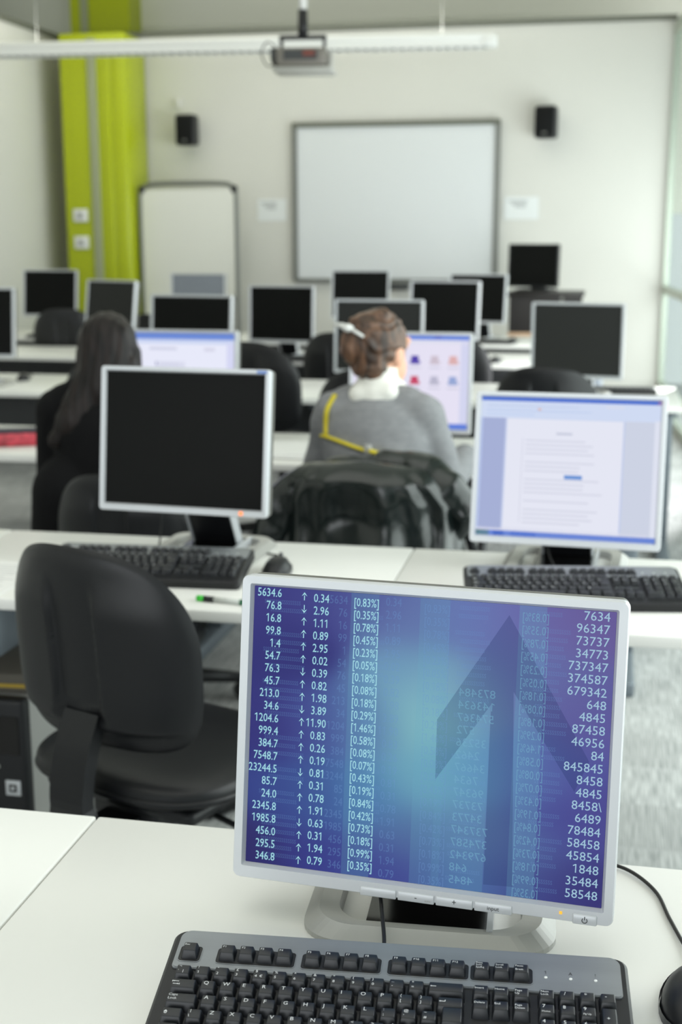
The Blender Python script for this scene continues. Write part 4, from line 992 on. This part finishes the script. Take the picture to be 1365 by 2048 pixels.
def top_prims(arms, cz, g, wrist_cut=.0):
    P = [('ell', (0, -.01, .60), (.19, .138, .10)), ('cap', (0, -.01, .60), (0, 0, .82), .152, .152, (1, .80, 1)), ('ell', (0, .01, cz-.10), (.160+g, .112+g, .158)),
         ('cap', (-.128, .015, cz-.008), (.128, .015, cz-.008), .055+g, .055+g), ('cap', (-.085, .02, cz+.018), (.085, .02, cz+.018), .05+g, .05+g), ('ell', (0, .02, cz+.03), (.075+g, .065+g, .05))]
    for s_ in (-1, 1):
        sh, el, wr, dv = arms[s_]; sh, el, wr = Vector(sh), Vector(el), Vector(wr)
        P += [('cap', sh, el, .054+g, .047+g), ('cap', el, wr-(wr-el)*.06, .047+g, .036+g)]
    return P
# person in grey
arms = {1: ((.140, .02, .940), (.205, .09, .725), (.235, .33, .775), (.02, 1, -.08)), -1: ((-.135, .02, .940), (-.20, .12, .72), (-.14, .35, .775), (.35, 1, -.06))}
t, hp, hr = person('person', (-.655, 3.72, 0), 0, 'person with brown hair pinned up in grey jumper with yellow strap', -28, arms, .935, (.0, .05, 1.125))
sw_me = blob(top_prims(arms, .955, .006), .009, 5)
for v in sw_me.vertices:
    p = Vector(v.co); v.co = p+v.normal*.006*noise.noise(Vector((p.x*9, p.y*9, p.z*16)))
sw = mesh_obj('jumper', sw_me, M_KNIT, t)
col_me = blob([('cap', (0, .015, 1.0), (0, .03, 1.06), .068, .058), ('cap', (-.045, -.015, 1.0), (.04, -.02, 1.012), .034, .03), ('cap', (-.05, .05, 1.005), (.05, .05, 1.01), .034, .034)], .007, 4)
mesh_obj('shirt_collar', col_me, mat('white_shirt', (238, 237, 230), .8), t)
H = [('ell', hp(0, -.016, .026), (.086, .098, .096), hr), ('ell', hp(-.005, -.068, .03), (.070, .05, .075), hr), ('ell', hp(-.02, -.088, .02), (.05, .038, .062), hr), ('ell', hp(.01, -.06, -.035), (.06, .045, .05), hr), ('cap', hp(-.02, -.07, .07), hp(.03, -.03, .095), .035, .03)]
hm = blob(H, .006, 3)
for v in hm.vertices:
    p = Vector(v.co); v.co = p+v.normal*.005*math.sin(p.z*150+12*noise.noise(p*14))*.6
mesh_obj('hair', hm, M_HAIRB, t)
mb = MB(); a, b = hp(-.085, -.10, .075), hp(.0, -.128, .068); mb.tube([a, a.lerp(b, .5)+Vector((0, -.006, .004)), b], [.006, .009, .006], M_WHITEP, 8); c = hp(.035, -.118, .048)
mb.tube([b, c], [.006, .004], M_WHITEP, 8); mb.add([], [], M_WHITEP); mb.lathe([(.002, -.013), (.016, -.006), (.017, .004), (.004, .011)], M_WHITEP, 12, Matrix.Translation(hp(-.012, -.13, .072))); mb.build('hair_clip', t)
# strap laid over the jumper
dgr = bpy.context.evaluated_depsgraph_get(); bv = BVHTree.FromPolygons([v.co.copy() for v in sw_me.vertices], [list(p.vertices) for p in sw_me.polygons])
def on_back(x, z):
    h = bv.ray_cast(Vector((x, -1, z)), Vector((0, 1, 0))); return (h[0]+Vector((0, -.004, 0))) if h[0] else Vector((x, -.06, z))
ps = cat_rom([on_back(x, z) for x, z in ((-.118, 1.0), (-.136, .96), (-.140, .92), (-.138, .885))], 6)
ps2 = cat_rom([on_back(x, z) for x, z in ((-.155, .880), (-.138, .882), (-.09, .874), (-.04, .862), (-.01, .855))], 6); ps3 = cat_rom([on_back(x, z) for x, z in ((.0, .855), (.03, .846), (.065, .838), (.10, .835))], 6)
mb = MB(); mb.tube(ps, .0085, M_YELLOW, 8, flat=.6); mb.tube(ps2, .0085, M_YELLOW, 8, flat=.6); mb.tube(ps3, .011, M_YELLOW, 8, flat=.6); q = on_back(-.003, .857); mb.box(q, (.022, .014, .03), M_SILVERG, bev=.004); mb.build('shoulder_strap', t)
# dark haired person
arms = {1: ((.16, .02, .925), (.21, .12, .71), (.17, .34, .775), (-.1, 1, -.06)), -1: ((-.16, .02, .925), (-.205, .10, .70), (-.15, .34, .775), (.15, 1, -.06))}
t, hp, hr = person('person', (-1.50, 3.74, 0), 4, 'person with long loose dark hair in black coat', 6, arms, .95, (.0, .05, 1.105))
mesh_obj('coat', blob(top_prims(arms, .95, .016)+[('ell', (0, -.01, .56), (.20, .15, .12)), ('cap', (-.11, -.04, .68), (-.135, -.05, .50), .12, .105), ('cap', (.10, -.04, .68), (.12, -.05, .52), .11, .09)], .009, 5), M_BLACKC, t)
H = [('ell', hp(0, -.012, .022), (.092, .104, .102), hr), ('cap', hp(0, -.05, .03), hp(.0, -.085, -.10), .085, .078, (1, .7, 1)), ('cap', hp(-.02, -.08, -.08), hp(-.09, -.11, -.20), .07, .06, (1, .6, 1)), ('cap', hp(-.08, -.105, -.18), hp(-.15, -.10, -.26), .05, .028, (1, .6, 1)),
     ('cap', hp(.05, -.06, -.04), hp(.075, -.085, -.16), .05, .045, (1, .7, 1)), ('cap', hp(.06, -.085, -.14), hp(.07, -.1, -.24), .045, .02, (1, .6, 1)), ('cap', hp(-.02, -.1, -.14), hp(-.05, -.115, -.28), .05, .02, (1, .5, 1)),
     ('cap', hp(-.07, .0, .0), hp(-.075, -.02, -.12), .03, .03), ('cap', hp(.07, .0, .0), hp(.075, -.02, -.12), .03, .03)]
hm = blob(H, .007, 4)
for v in hm.vertices:
    p = Vector(v.co); v.co = p+v.normal*.0016*math.sin(p.x*230+6*noise.noise(p*6))
mesh_obj('hair', hm, M_HAIRD, t)

# ------------------------------------------------------------------ jacket hung over the chair
t = empty('jacket', (-.625, 3.375, 0), R(-4), 'glossy dark green jacket hung over the chair of the person in grey', 'jacket')
mb = MB()
def jk(u, v):
    a = 2*math.pi*u; c, s = math.cos(a), math.sin(a)
    z = .870-.45*v
    prof = min(1, (v/.22))**.5 if v > 0 else 0
    hw = .13*(1-prof)*(v > 0)+(.262-.01*(1-v))*prof+.02*v
    hd = (.075+.02*v)*max(.05, min(1, v/.10))**.5
    fold = .045*math.sin(9*a+2.5*v)+.03*math.sin(17*a-3*v+1)+.06*noise.noise(Vector((c*3, s*3, v*3)))
    k = 1+fold*(3.0 if s < 0 else 1)*min(1, v*4)
    x = hw*math.copysign(abs(c)**.7, c)*(1+fold*.15); y = hd*math.copysign(abs(s)**.8, s)*k-.012*math.sin(14*v)*(s < 0)*.6
    return (x, y-.02+.05*(x/.26)**2, z-.02*(x/.26)**2)
mb.grid(jk, 160, 60, M_LEATHER, None, True); mb.build('body', t)
def puff(pts, rad, seed):
    P = [('cap', pts[i], pts[i+1], rad[i], rad[i+1]) for i in range(len(pts)-1)]; me = blob(P, .008, 4)
    for v in me.vertices:
        p = Vector(v.co); v.co = p+v.normal*.012*noise.noise(p*18+Vector((seed, 0, 0)))
    return me
mesh_obj('sleeve', puff([(.05, .05, .845), (.14, .04, .832), (.21, .03, .785), (.265, .03, .735), (.245, .02, .68)], [.045, .06, .065, .05, .03], 1), M_LEATHER, t)
mesh_obj('sleeve', puff([(-.16, .0, .80), (-.235, .01, .73), (-.265, .0, .62), (-.27, .0, .50)], [.05, .06, .058, .05], 2), M_LEATHER, t)
mesh_obj('collar', puff([(-.1, .03, .84), (0, .03, .846), (.1, .03, .842)], [.025, .03, .028], 3), M_LEATHER, t)
